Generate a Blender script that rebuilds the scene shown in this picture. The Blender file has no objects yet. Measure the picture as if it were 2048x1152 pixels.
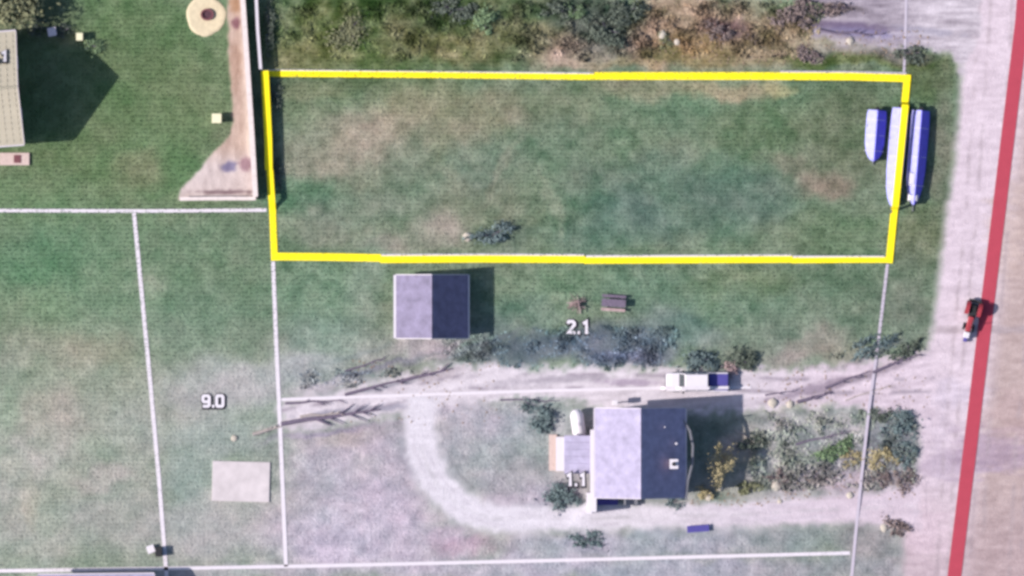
import bpy, math, random
import numpy as np
from mathutils import Vector, Matrix

R = math.radians
S = 0.05                      # metres of ground per photo pixel
random.seed(11)
rng = np.random.default_rng(5)
scene = bpy.context.scene
col = scene.collection

# ------------------------------------------------------------------ camera, sky, sun, exposure
CAM_H = 800.0
cd = bpy.data.cameras.new("aerial_camera")
cam = bpy.data.objects.new("aerial_camera", cd); col.objects.link(cam)
cam.location = (0, 0, CAM_H); cam.rotation_euler = (0, 0, 0)
cd.sensor_width = 36.0
cd.lens = 36.0 * CAM_H / 102.4
cd.clip_start = 1.0; cd.clip_end = 3000.0
scene.camera = cam

SUN_EL, SUN_AZ = 37.0, 7.0    # shadows fall to the east, 7 degrees towards the north
W = bpy.data.worlds.new("World"); scene.world = W; W.use_nodes = True
nt = W.node_tree
sky = nt.nodes.new("ShaderNodeTexSky"); sky.sky_type = 'NISHITA'; sky.sun_disc = False
sky.sun_elevation = R(SUN_EL); sky.sun_rotation = R(270 - SUN_AZ)
sky.air_density = 1.0; sky.dust_density = 1.6; sky.ozone_density = 1.6
bg = nt.nodes["Background"]; bg.inputs[1].default_value = 0.085
nt.links.new(sky.outputs[0], bg.inputs[0])
sd = bpy.data.lights.new("sun", 'SUN'); sd.energy = 3.9; sd.angle = R(0.6); sd.color = (1.0, 0.93, 0.85)
sun = bpy.data.objects.new("sun", sd); col.objects.link(sun)
ldir = Vector((math.cos(R(SUN_AZ)) * math.cos(R(SUN_EL)), math.sin(R(SUN_AZ)) * math.cos(R(SUN_EL)), -math.sin(R(SUN_EL))))
sun.rotation_euler = ldir.to_track_quat('-Z', 'Y').to_euler()
vs = scene.view_settings
vs.view_transform = 'Standard'; vs.look = 'None'; vs.gamma = 1; vs.use_curve_mapping = False
vs.exposure = 0.78
scene.render.engine = 'CYCLES'
scene.cycles.pixel_filter_type = 'BLACKMAN_HARRIS'
scene.cycles.filter_width = 3.2
scene.cycles.use_denoising = True
scene.cycles.max_bounces = 5

K = 1.42                      # lit level ground: displayed linear value / albedo

# ------------------------------------------------------------------ small helpers
def X(u): return (u - 1024.0) * S
def Y(v): return (576.0 - v) * S
def P(u, v, z=0.0): return Vector((X(u), Y(v), z))

def lin(c):
    c = np.asarray(c, float) / 255.0
    return np.where(c <= 0.04045, c / 12.92, ((c + 0.055) / 1.055) ** 2.4)
def alb(c): return np.clip(lin(c) / K, 0.0, 0.9)

def tag(o, label=None, cat=None, group=None, kind=None):
    if label: o['label'] = label
    if cat: o['category'] = cat
    if group: o['group'] = group
    if kind: o['kind'] = kind
    return o

def thing(name, label, cat, loc=(0, 0, 0), rz=0.0, group=None):
    o = bpy.data.objects.new(name, None); col.objects.link(o)
    o.location = loc; o.rotation_euler = (0, 0, rz); o.empty_display_size = 0.3
    return tag(o, label, cat, group)

_m = {}
def mat(name, rgb, rough=0.85, vary=0.18, scale=1.2, bump=0.0, metal=0.0, lit=True, spec=0.3, stretch=None):
    """rgb: sRGB 0..255 as seen on a level sunlit patch."""
    if name in _m: return _m[name]
    m = bpy.data.materials.new(name); m.use_nodes = True
    n = m.node_tree; b = n.nodes["Principled BSDF"]
    a = alb(rgb) if lit else np.asarray(rgb, float)
    b.inputs["Roughness"].default_value = rough; b.inputs["Metallic"].default_value = metal
    b.inputs["Specular IOR Level"].default_value = spec
    tc = n.nodes.new("ShaderNodeTexCoord"); mp = n.nodes.new("ShaderNodeMapping")
    n.links.new(tc.outputs["Object"], mp.inputs[0])
    if stretch: mp.inputs["Scale"].default_value = stretch
    nz = n.nodes.new("ShaderNodeTexNoise"); nz.inputs["Scale"].default_value = scale
    nz.inputs["Detail"].default_value = 6; nz.inputs["Roughness"].default_value = 0.65
    n.links.new(mp.outputs[0], nz.inputs["Vector"])
    rp = n.nodes.new("ShaderNodeValToRGB")
    rp.color_ramp.elements[0].position = 0.28; rp.color_ramp.elements[1].position = 0.74
    lo = np.clip(a * (1 - vary), 0, 1); hi = np.clip(a * (1 + vary), 0, 0.92)
    rp.color_ramp.elements[0].color = (*lo, 1); rp.color_ramp.elements[1].color = (*hi, 1)
    n.links.new(nz.outputs[0], rp.inputs[0]); n.links.new(rp.outputs[0], b.inputs["Base Color"])
    if bump:
        bp = n.nodes.new("ShaderNodeBump"); bp.inputs["Strength"].default_value = 1.0; bp.inputs["Distance"].default_value = bump
        n.links.new(nz.outputs[0], bp.inputs["Height"]); n.links.new(bp.outputs[0], b.inputs["Normal"])
    _m[name] = m
    return m

def vmat(name, vary=0.16, s1=1.1, s2=4.0, bump=0.08, rough=0.95):
    m = bpy.data.materials.new(name); m.use_nodes = True
    n = m.node_tree; b = n.nodes["Principled BSDF"]
    b.inputs["Roughness"].default_value = rough; b.inputs["Specular IOR Level"].default_value = 0.1
    at = n.nodes.new("ShaderNodeAttribute"); at.attribute_name = "tone"
    ge = n.nodes.new("ShaderNodeNewGeometry")
    a1 = n.nodes.new("ShaderNodeTexNoise"); a1.inputs["Scale"].default_value = s1; a1.inputs["Detail"].default_value = 8; a1.inputs["Roughness"].default_value = 0.7
    a2 = n.nodes.new("ShaderNodeTexNoise"); a2.inputs["Scale"].default_value = s2; a2.inputs["Detail"].default_value = 4
    for a in (a1, a2): n.links.new(ge.outputs["Position"], a.inputs["Vector"])
    ad = n.nodes.new("ShaderNodeMath"); ad.operation = 'ADD'
    n.links.new(a1.outputs[0], ad.inputs[0]); n.links.new(a2.outputs[0], ad.inputs[1])
    mr = n.nodes.new("ShaderNodeMapRange"); mr.inputs[1].default_value = 0.7; mr.inputs[2].default_value = 1.3
    mr.inputs[3].default_value = 1 - vary; mr.inputs[4].default_value = 1 + vary
    n.links.new(ad.outputs[0], mr.inputs[0])
    mx = n.nodes.new("ShaderNodeVectorMath"); mx.operation = 'SCALE'
    n.links.new(at.outputs["Color"], mx.inputs[0]); n.links.new(mr.outputs[0], mx.inputs["Scale"])
    n.links.new(mx.outputs[0], b.inputs["Base Color"])
    if bump:
        bp = n.nodes.new("ShaderNodeBump"); bp.inputs["Distance"].default_value = bump
        n.links.new(ad.outputs[0], bp.inputs["Height"]); n.links.new(bp.outputs[0], b.inputs["Normal"])
    return m

class MB:
    """collects vertices and faces, then links them as ONE mesh object"""
    def __init__(s): s.v = []; s.f = []
    def add(s, vs, fs):
        o = len(s.v); s.v += [tuple(p) for p in vs]; s.f += [tuple(i + o for i in f) for f in fs]; return s
    def box(s, c, d, rz=0.0, taper=1.0):
        cx, cy, cz = c; dx, dy, dz = d[0] / 2, d[1] / 2, d[2] / 2
        pts = []
        for k, t in ((-1, 1.0), (1, taper)):
            for a, b in ((-1, -1), (1, -1), (1, 1), (-1, 1)):
                x, y = a * dx * t, b * dy * t
                pts.append((cx + x * math.cos(rz) - y * math.sin(rz), cy + x * math.sin(rz) + y * math.cos(rz), cz + k * dz))
        return s.add(pts, [(0, 3, 2, 1), (4, 5, 6, 7), (0, 1, 5, 4), (1, 2, 6, 5), (2, 3, 7, 6), (3, 0, 4, 7)])
    def tube(s, pts, rad, n=6):
        pts = [Vector(p) for p in pts]
        if not isinstance(rad, (list, tuple)): rad = [rad] * len(pts)
        V = []; F = []
        for i, p in enumerate(pts):
            t = (pts[min(i + 1, len(pts) - 1)] - pts[max(i - 1, 0)]).normalized()
            a = Vector((0, 0, 1)) if abs(t.z) < 0.9 else Vector((1, 0, 0))
            u = t.cross(a).normalized(); w = t.cross(u)
            for k in range(n):
                g = 2 * math.pi * k / n
                V.append(p + (u * math.cos(g) + w * math.sin(g)) * rad[i])
        for i in range(len(pts) - 1):
            for k in range(n):
                F.append((i * n + k, i * n + (k + 1) % n, (i + 1) * n + (k + 1) % n, (i + 1) * n + k))
        F.append(tuple(range(n - 1, -1, -1))); F.append(tuple((len(pts) - 1) * n + k for k in range(n)))
        return s.add(V, F)
    def loft(s, rings, cap=True):
        n = len(rings[0]); V = [p for r in rings for p in r]; F = []
        for i in range(len(rings) - 1):
            for k in range(n):
                F.append((i * n + k, i * n + (k + 1) % n, (i + 1) * n + (k + 1) % n, (i + 1) * n + k))
        if cap: F.append(tuple(range(n - 1, -1, -1))); F.append(tuple((len(rings) - 1) * n + k for k in range(n)))
        return s.add(V, F)
    def cyl(s, c, r, h, axis='z', n=16, r2=None):
        r2 = r if r2 is None else r2
        rings = []
        for k, rr in ((-0.5, r), (0.5, r2)):
            ring = []
            for i in range(n):
                g = 2 * math.pi * i / n; a, b = rr * math.cos(g), rr * math.sin(g)
                ring.append({'z': (c[0] + a, c[1] + b, c[2] + k * h), 'x': (c[0] + k * h, c[1] + a, c[2] + b), 'y': (c[0] + a, c[1] + k * h, c[2] + b)}[axis])
            rings.append(ring)
        return s.loft(rings)
    def mesh(s, name, m, smooth=False):
        me = bpy.data.meshes.new(name); me.from_pydata(s.v, [], s.f); me.update()
        import bmesh
        bm = bmesh.new(); bm.from_mesh(me); bmesh.ops.recalc_face_normals(bm, faces=bm.faces); bm.to_mesh(me); bm.free()
        if m: me.materials.append(m)
        if smooth: me.polygons.foreach_set("use_smooth", [True] * len(me.polygons))
        return me
    def build(s, name, m, parent=None, smooth=False, bevel=0.0):
        o = bpy.data.objects.new(name, s.mesh(name, m, smooth)); col.objects.link(o)
        if parent: o.parent = parent
        if bevel:
            b = o.modifiers.new("bevel", 'BEVEL'); b.width = bevel; b.segments = 2; b.limit_method = 'ANGLE'
        return o

def link(name, me, parent=None, loc=None, rz=None):
    o = bpy.data.objects.new(name, me); col.objects.link(o)
    if parent: o.parent = parent
    if loc is not None: o.location = loc
    if rz is not None: o.rotation_euler = (0, 0, rz)
    return o

# ------------------------------------------------------------------ numeric noise and colour fields (world positions in photo-pixel units of 5 cm)
_T = rng.random((256, 256))
def vnoise(x, y):
    xi = np.floor(x).astype(int); yi = np.floor(y).astype(int)
    fx = x - xi; fy = y - yi; fx = fx * fx * (3 - 2 * fx); fy = fy * fy * (3 - 2 * fy)
    a = _T[xi % 256, yi % 256]; b = _T[(xi + 1) % 256, yi % 256]; c = _T[xi % 256, (yi + 1) % 256]; d = _T[(xi + 1) % 256, (yi + 1) % 256]
    return (a * (1 - fx) + b * fx) * (1 - fy) + (c * (1 - fx) + d * fx) * fy
def fbm(x, y, o=4, seed=0):
    t = 0; w = 0; a = 1.0
    for k in range(o):
        t = t + a * vnoise(x + 37.3 * k + seed * 17.7, y - 51.1 * k + seed * 9.3); w += a; a *= 0.55; x = x * 2.03; y = y * 2.03
    return t / w
def sstep(a, b, t):
    t = np.clip((t - a) / (b - a), 0, 1); return t * t * (3 - 2 * t)
def sdf(u, v, poly):
    d = np.full(u.shape, 1e9); inside = np.zeros(u.shape, bool); n = len(poly)
    for i in range(n):
        ax, ay = poly[i]; bx, by = poly[(i + 1) % n]
        ex, ey = bx - ax, by - ay; wx, wy = u - ax, v - ay
        t = np.clip((wx * ex + wy * ey) / (ex * ex + ey * ey + 1e-9), 0, 1)
        d = np.minimum(d, (wx - t * ex) ** 2 + (wy - t * ey) ** 2)
        c = ((ay <= v) & (by > v)) | ((by <= v) & (ay > v))
        xx = ax + (v - ay) / (by - ay if by != ay else 1e-9) * ex
        inside ^= c & (u < xx)
    d = np.sqrt(d); return np.where(inside, -d, d)

# patches of ground cover, the southern ones paled by a painted milky veil: (centre u, v, half sizes, turn in degrees, sRGB as seen in sun, strength)
PATCH = [
 # lawn on the west
 (200,200,330,300,0,(97,121,82),.9),(330,330,150,90,0,(101,130,92),.6),(60,380,160,50,0,(108,132,98),.7),(270,340,60,40,20,(126,128,100),.5),(310,60,80,60,0,(84,116,76),.6),
 (200,560,300,160,0,(104,136,106),.8),(90,520,110,70,0,(92,128,98),.6),(400,480,120,50,0,(96,126,98),.6),(420,640,130,70,0,(110,132,112),.6),
 (310,575,30,22,0,(138,150,130),.7),(60,640,90,80,0,(126,138,112),.6),
 (150,820,220,150,0,(142,146,128),.8),(110,760,70,60,30,(140,150,124),.5),(95,850,70,90,0,(154,144,130),.45),(200,700,90,40,0,(138,138,112),.5),
 (270,870,70,80,0,(124,140,124),.6),(120,960,70,70,0,(154,146,134),.5),(210,955,60,30,-10,(166,142,144),.8),(230,1040,120,60,0,(136,144,136),.7),(60,1060,80,80,0,(136,146,126),.7),(20,900,30,120,0,(126,148,118),.6),
 (60,1000,18,60,0,(168,164,134),.6),
 (440,770,140,60,0,(150,160,158),.8),(430,870,120,50,0,(148,158,160),.7),(380,960,60,60,0,(128,146,146),.7),(440,1060,150,70,0,(164,158,168),.8),(500,1010,90,40,0,(164,160,156),.6),
 (480,770,110,40,-18,(172,166,174),.6),
 # band left of the south lots
 (640,600,110,80,0,(112,138,116),.7),(650,680,110,60,0,(116,138,124),.7),(620,740,90,40,0,(150,156,158),.8),(690,740,70,40,0,(128,142,128),.5),
 (640,800,90,30,-10,(168,162,172),.6),(720,900,150,60,0,(158,154,160),.8),(690,870,80,26,0,(158,150,128),.6),(640,960,90,60,0,(166,160,166),.7),(720,990,140,80,0,(168,160,170),.8),(640,1080,120,70,0,(176,166,188),.8),(790,960,60,80,0,(168,154,170),.6),(740,930,40,30,0,(140,156,142),.5),
 (790,1080,110,60,0,(180,166,188),.7),(930,1096,58,20,-5,(172,124,148),.85),(905,1075,50,20,0,(168,140,166),.6),(1090,1100,90,40,0,(172,164,184),.6),
 # the outlined lot
 (900,330,420,190,0,(118,128,108),.8),(640,210,90,60,0,(100,124,90),.6),(740,265,110,45,-25,(158,146,124),.7),(690,320,70,36,-20,(152,144,126),.55),(860,200,120,40,0,(130,134,102),.6),(900,260,90,60,30,(142,140,114),.45),
 (1000,215,50,60,20,(134,132,104),.5),(600,390,90,40,0,(84,122,94),.8),(700,420,110,36,0,(106,130,112),.5),(820,370,70,80,0,(116,134,118),.5),(960,330,60,60,0,(94,122,104),.6),
 (1040,240,36,40,0,(132,128,110),.4),(1090,310,110,60,0,(96,124,102),.6),(1210,290,70,50,0,(94,126,98),.5),(1120,200,90,40,0,(112,126,98),.5),(1080,400,40,60,0,(134,142,120),.5),
 (1350,400,260,90,0,(82,112,100),.6),(1260,440,90,60,0,(78,106,104),.35),(1480,390,110,50,10,(86,110,98),.6),(1400,230,120,50,0,(92,122,96),.7),(1520,250,110,60,0,(92,114,84),.7),(1450,180,110,20,0,(176,156,130),.75),
 (1270,170,110,22,0,(150,138,116),.6),(1560,172,40,16,0,(186,170,128),.6),(1650,370,60,34,0,(142,124,112),.75),(1580,330,60,26,20,(120,116,100),.5),(1700,250,110,110,0,(94,108,82),.7),(1670,470,120,50,0,(98,120,92),.7),(1850,150,60,60,0,(88,102,70),.8),(1880,300,26,150,0,(100,106,90),.7),(1830,480,50,80,0,(104,112,84),.7),
 (880,470,60,40,0,(160,148,142),.7),(800,480,80,30,0,(140,142,128),.5),(770,490,60,20,0,(170,150,148),.4),(1010,470,60,30,0,(92,112,100),.5),(1180,470,110,40,0,(96,122,108),.6),
 # strip south of it
 (1100,590,160,60,0,(108,134,108),.7),(1040,640,90,50,0,(96,124,110),.6),(1350,590,180,60,0,(98,128,108),.7),(1480,570,110,40,0,(106,126,90),.5),(1560,640,160,70,0,(104,128,108),.7),(1700,600,110,80,0,(98,118,98),.7),(1820,600,60,120,0,(102,116,100),.7),
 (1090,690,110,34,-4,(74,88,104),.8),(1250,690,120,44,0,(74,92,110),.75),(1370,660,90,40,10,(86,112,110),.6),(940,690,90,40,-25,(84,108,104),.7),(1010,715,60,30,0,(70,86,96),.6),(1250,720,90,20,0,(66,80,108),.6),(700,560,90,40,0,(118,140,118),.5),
 (740,560,40,90,0,(126,146,130),.5),(850,700,60,30,0,(170,158,166),.8),(760,700,50,36,0,(140,148,138),.5),(1620,690,80,30,-20,(142,132,124),.6),(1680,705,60,26,0,(146,138,120),.5),
 # inside the loop drive
 (1000,900,160,110,0,(146,154,156),.85),(1060,860,70,60,0,(116,136,134),.7),(1040,930,90,46,-30,(108,126,116),.75),(960,860,60,50,0,(162,162,168),.6),(1110,990,60,30,0,(112,118,140),.7),(940,960,46,24,0,(138,146,142),.6),(1020,1000,80,20,0,(164,160,168),.6),(900,800,80,40,0,(182,176,186),.7),(940,900,40,90,0,(130,146,138),.7),(760,940,50,90,0,(150,150,150),.6),
 # scrub by the road in the south-east
 (1640,890,230,120,0,(130,138,128),.85),(1560,860,60,40,0,(110,130,118),.6),(1720,880,110,60,0,(98,110,102),.7),(1790,870,46,90,0,(76,88,100),.6),(1640,950,130,30,0,(150,140,140),.7),(1700,960,110,30,0,(142,126,132),.6),(1560,830,50,22,0,(156,156,150),.5),(1660,840,60,30,0,(160,150,150),.5),(1470,900,40,40,0,(172,152,130),.6),(1470,965,70,26,0,(150,140,128),.6),
 (1620,805,80,12,-3,(176,176,142),.5),
 # bottom strip
 (1300,1085,240,34,-2,(126,142,152),.85),(1180,1080,60,26,0,(108,126,140),.6),(1560,1075,140,36,0,(114,132,128),.8),(1740,1100,70,70,0,(112,114,110),.85),(1380,1140,380,26,0,(134,148,160),.85),(1000,1135,260,26,0,(160,160,176),.7),(1600,1140,140,30,0,(112,122,118),.8),(420,1148,200,14,0,(166,160,176),.8),
 # rough ground north of the outlined lot
 (760,60,260,110,0,(76,96,56),1),(900,40,260,90,0,(70,90,54),.9),(690,90,80,40,0,(90,106,60),.6),(860,30,60,40,0,(62,84,52),.7),(620,110,90,40,0,(116,120,78),.7),(660,40,60,50,0,(94,104,62),.6),(800,80,50,50,0,(122,118,84),.5),(920,105,100,30,0,(144,130,94),.6),(1000,60,70,50,0,(112,112,80),.5),(1100,90,60,50,0,(152,134,110),.6),(1180,110,90,36,0,(166,144,132),.75),(1010,25,40,30,0,(80,100,68),.6),
 (1200,50,110,50,25,(56,66,62),.8),(1110,20,40,20,0,(58,78,58),.6),(1340,60,80,90,0,(166,142,120),.9),(1300,80,50,50,0,(164,130,116),.6),(1450,70,140,80,0,(148,130,110),.9),(1560,90,110,46,0,(152,136,112),.85),(1390,100,90,36,0,(156,132,88),.6),(1320,110,40,20,0,(120,124,84),.6),(1450,60,46,30,0,(106,82,88),.7),
 (1570,60,60,34,0,(124,102,84),.6),(1700,100,110,20,0,(156,144,142),.7),(1620,80,60,16,0,(186,170,150),.5),(1700,122,170,12,0,(92,106,60),.8),(1360,125,180,10,0,(138,124,90),.6),(1800,110,80,14,0,(88,84,84),.6),
 # lawn by the top left building, brick apron
 (60,30,120,60,0,(88,104,80),.7),(150,85,60,20,0,(112,118,92),.5),
 (680,290,120,80,-10,(152,144,132),.5),(880,235,110,50,10,(142,138,116),.4),(650,460,90,40,0,(138,142,130),.45),(820,300,60,70,0,(138,136,122),.4),(620,180,70,24,0,(140,136,108),.4),
 # thin dark and pale streaks, a worn trail
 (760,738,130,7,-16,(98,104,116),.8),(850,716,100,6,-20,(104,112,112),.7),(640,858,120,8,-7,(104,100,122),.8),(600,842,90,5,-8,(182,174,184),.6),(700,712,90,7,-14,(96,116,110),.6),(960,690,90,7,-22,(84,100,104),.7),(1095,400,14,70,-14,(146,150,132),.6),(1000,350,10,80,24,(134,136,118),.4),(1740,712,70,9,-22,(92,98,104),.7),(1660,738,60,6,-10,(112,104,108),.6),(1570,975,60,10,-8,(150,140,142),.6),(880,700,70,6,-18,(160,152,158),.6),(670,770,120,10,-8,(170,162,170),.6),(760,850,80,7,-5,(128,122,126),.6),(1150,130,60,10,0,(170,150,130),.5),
 (780,1030,70,60,20,(184,174,192),.6),(690,1100,110,40,0,(184,174,194),.7),
 # dirt triangle by the timber fence
 (440,300,40,60,0,(110,124,96),.4),
]
def landcol(u, v):
    wx = fbm(u / 55, v / 55, 4, 1) - 0.5; wy = fbm(u / 55, v / 55, 4, 2) - 0.5
    c = np.empty(u.shape + (3,)); c[...] = (106, 127, 103)
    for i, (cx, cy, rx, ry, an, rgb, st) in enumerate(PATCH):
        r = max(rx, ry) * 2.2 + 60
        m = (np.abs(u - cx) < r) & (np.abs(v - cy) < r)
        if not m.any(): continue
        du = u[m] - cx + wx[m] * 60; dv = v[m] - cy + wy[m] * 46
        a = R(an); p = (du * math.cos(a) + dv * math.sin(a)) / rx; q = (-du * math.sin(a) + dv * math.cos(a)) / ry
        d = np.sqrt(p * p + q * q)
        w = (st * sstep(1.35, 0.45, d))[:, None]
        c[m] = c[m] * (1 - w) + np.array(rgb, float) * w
    n1 = fbm(u / 26, v / 22, 4, 3)[..., None] - 0.5; n2 = fbm(u / 90, v / 70, 3, 4)[..., None] - 0.5; n3 = fbm(u / 13, v / 13, 3, 5)[..., None] - 0.5
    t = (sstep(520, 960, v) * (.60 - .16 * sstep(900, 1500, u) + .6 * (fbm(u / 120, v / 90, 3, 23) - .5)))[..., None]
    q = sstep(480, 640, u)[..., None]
    c = c * (1 - t) + (np.array((168, 170, 168.)) * (1 - q) + np.array((184, 173, 192.)) * q) * t  # milky haze veil painted into the southern ground as a paler, lavender tone
    rough = 1 + 1.3 * sstep(160, 110, v) * sstep(520, 580, u) + .9 * sstep(1480, 1540, u) * sstep(790, 830, v) * sstep(1010, 980, v) + .5 * sstep(520, 560, u)
    n1 = n1 * rough[..., None]; n3 = n3 * rough[..., None]
    c = c * .90 + c.mean(-1, keepdims=True) * .10; c = c * 1.07 + np.array((3, 2, 2.)); c = c + n1 * np.array((42, 34, 34)) + n2 * np.array((26, 6, 16)) + n3 * 22
    return np.clip(c, 20, 240)

# sheets laid over the ground: name, outline, softness, colour function
def jit(u, v, a=10, s=14, seed=6): return (fbm(u / s, v / s, 3, seed) - 0.5) * a
def pdist(u, v, pts):
    d = np.full(u.shape, 1e9)
    for (ax, ay, *_), (bx, by, *_) in zip(pts[:-1], pts[1:]):
        ex, ey = bx - ax, by - ay
        t = np.clip(((u - ax) * ex + (v - ay) * ey) / (ex * ex + ey * ey), 0, 1)
        d = np.minimum(d, np.hypot(u - ax - t * ex, v - ay - t * ey))
    return d
def ruts(c, u, v, pts, half, rgb, st):
    d = pdist(u, v, pts) + jit(u, v, 5, 30, 31)
    w = np.exp(-((d - half) / 3.6) ** 2) * st * sstep(.34, .6, fbm(u / 34, v / 34, 3, 33))
    return c * (1 - w[..., None]) + np.array(rgb, float) * w[..., None]
LOOP = [(850, 790), (838, 840), (842, 900), (868, 960), (915, 1010), (980, 1036), (1080, 1038), (1200, 1036), (1350, 1032), (1500, 1028), (1640, 1020), (1740, 1016), (1840, 1012)]
TRACK = [(560, 835), (680, 815), (800, 790), (920, 765), (1050, 762), (1200, 762), (1480, 768), (1600, 772), (1720, 772), (1870, 770)]
def roadcol(u, v):
    t = sstep(0, 60, u - (2045 - 0.126 * v))[..., None]
    c = np.array((219, 203, 216.)) * (1 - t) + np.array((190, 170, 170.)) * t
    b = sstep(900, 1120, v)[..., None]; c = c * (1 - b * .55) + np.array((180, 158, 166.)) * b * .55
    for cx, cy, rx, ry, rgb, st in ((1980, 900, 130, 46, (172, 152, 172), .8), (1900, 930, 80, 40, (180, 162, 182), .7), (2030, 830, 60, 60, (186, 162, 164), .6), (1990, 660, 140, 10, (176, 162, 170), .7), (1900, 790, 90, 30, (214, 202, 220), .6), (1850, 1060, 60, 60, (222, 200, 214), .6), (2010, 470, 40, 120, (208, 186, 180), .5), (1880, 870, 30, 120, (200, 186, 202), .5)):
        d = np.sqrt(((u - cx) / rx) ** 2 + ((v - cy) / ry) ** 2) + (fbm(u / 30, v / 9, 3, 8) - .5) * 1.3
        w = (st * sstep(1.2, .4, d))[..., None]; c = c * (1 - w) + np.array(rgb, float) * w
    for x in (52, 118, 196): c = ruts(c, u, v, [(1924 + x, -80), (1890 + x, 430), (1846 + x, 900), (1830 + x, 1230)], 11, (170, 156, 164), .5)
    return c + (fbm(u / 24, v / 7, 4, 9)[..., None] - .5) * 40 + (fbm(u / 5, v / 5, 2, 10)[..., None] - .5) * 14
def aproncol(u, v):
    c = np.empty(u.shape + (3,)); c[...] = (168, 158, 172)
    t = sstep(1740, 1900, u)[..., None]; c = c * (1 - t) + np.array((198, 188, 200.)) * t
    n = fbm(u / 46, v / 7, 4, 11)[..., None]; c = c + (n - .5) * 100
    for cx, cy, rx, ry, rgb, st in ((1700, 52, 110, 13, (112, 98, 128), .85), (1600, 25, 60, 34, (104, 92, 96), .8), (1730, 66, 100, 10, (140, 134, 172), .7), (1650, 35, 70, 8, (196, 186, 196), .7), (1680, 14, 70, 6, (98, 90, 96), .8), (1850, 62, 80, 9, (164, 160, 180), .6), (1680, 84, 80, 8, (196, 186, 184), .6)):
        d = np.sqrt(((u - cx) / rx) ** 2 + ((v - cy - (u - cx) * .1) / ry) ** 2) + (fbm(u / 16, v / 9, 3, 12) - .5)
        w = (st * sstep(1.2, .4, d))[..., None]; c = c * (1 - w) + np.array(rgb, float) * w
    return c + (fbm(u / 5, v / 5, 2, 10)[..., None] - .5) * 20
def drivecol(u, v):
    c = np.empty(u.shape + (3,)); c[...] = (216, 207, 218)
    t = sstep(1400, 1700, u)[..., None]; c = c * (1 - t) + np.array((216, 200, 214.)) * t
    n = fbm(u / 50, (v + u * .12) / 7, 4, 13)[..., None]
    c = c + (n - .5) * 50
    for cx, cy, rx, ry, an, rgb, st in ((1640, 775, 130, 11, -14, (146, 132, 150), .75), (1760, 742, 90, 9, -20, (150, 138, 152), .6), (1100, 760, 130, 9, -4, (160, 152, 166), .6), (720, 820, 130, 9, -6, (140, 138, 156), .7), (780, 770, 110, 8, -14, (132, 132, 146), .6), (1260, 765, 60, 8, 0, (158, 140, 166), .6), (880, 750, 60, 14, -10, (176, 164, 172), .5)):
        a = R(an); du = u - cx; dv = v - cy
        p = (du * math.cos(a) + dv * math.sin(a)) / rx; q = (-du * math.sin(a) + dv * math.cos(a)) / ry
        d = np.sqrt(p * p + q * q) + (fbm(u / 18, v / 10, 3, 14) - .5) * 1.2
        w = (st * sstep(1.2, .4, d))[..., None]; c = c * (1 - w) + np.array(rgb, float) * w
    c = ruts(c, u, v, TRACK, 13, (150, 140, 154), .75)
    return c + (fbm(u / 6, v / 6, 2, 15)[..., None] - .5) * 16
def loopcol(u, v):
    c = np.empty(u.shape + (3,)); c[...] = (222, 216, 228)
    t = sstep(1200, 1750, u)[..., None]; c = c * (1 - t) + np.array((214, 198, 212.)) * t
    c = ruts(c, u, v, LOOP, 0, (184, 180, 188), .45); c = ruts(c, u, v, LOOP, 12, (190, 182, 196), .35)
    return c + (fbm(u / 40, v / 8, 4, 16)[..., None] - .5) * 30 + (fbm(u / 6, v / 6, 2, 17)[..., None] - .5) * 14
def dirtcol(u, v):
    c = np.empty(u.shape + (3,)); c[...] = (196, 172, 162)
    t = sstep(472, 492, u - v * .04)[..., None]; c = c * (1 - t) + np.array((228, 212, 204.)) * t
    q = sstep(285, 340, v)[..., None]; c = c * (1 - q) + np.array((212, 196, 196.)) * q
    for cx, cy, rx, ry, rgb, st in ((472, 47, 9, 14, (120, 78, 92), .8), (470, 130, 14, 50, (160, 128, 112), .5), (458, 334, 16, 12, (122, 116, 150), .9), (492, 328, 14, 16, (150, 116, 130), .8), (470, 10, 12, 20, (170, 130, 100), .7), (450, 384, 60, 5, (116, 92, 100), .8)):
        d = np.sqrt(((u - cx) / rx) ** 2 + ((v - cy) / ry) ** 2) + (fbm(u / 8, v / 8, 3, 18) - .5) * .8
        w = (st * sstep(1.3, .5, d))[..., None]; c = c * (1 - w) + np.array(rgb, float) * w
    return c + (fbm(u / 9, v / 30, 4, 19)[..., None] - .5) * 54
def sandcol(u, v):
    c = np.empty(u.shape + (3,)); c[...] = (226, 212, 186)
    return c + (fbm(u / 9, v / 9, 3, 20)[..., None] - .5) * 40

def ribbon_poly(pts):
    """outline of a strip from (u, v, half width) points"""
    A = []; B = []
    for i, (u, v, h) in enumerate(pts):
        a = pts[max(i - 1, 0)]; b = pts[min(i + 1, len(pts) - 1)]
        tx, ty = b[0] - a[0], b[1] - a[1]; L = math.hypot(tx, ty) or 1
        A.append((u - ty / L * h, v + tx / L * h)); B.append((u + ty / L * h, v - tx / L * h))
    return A + B[::-1]

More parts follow.
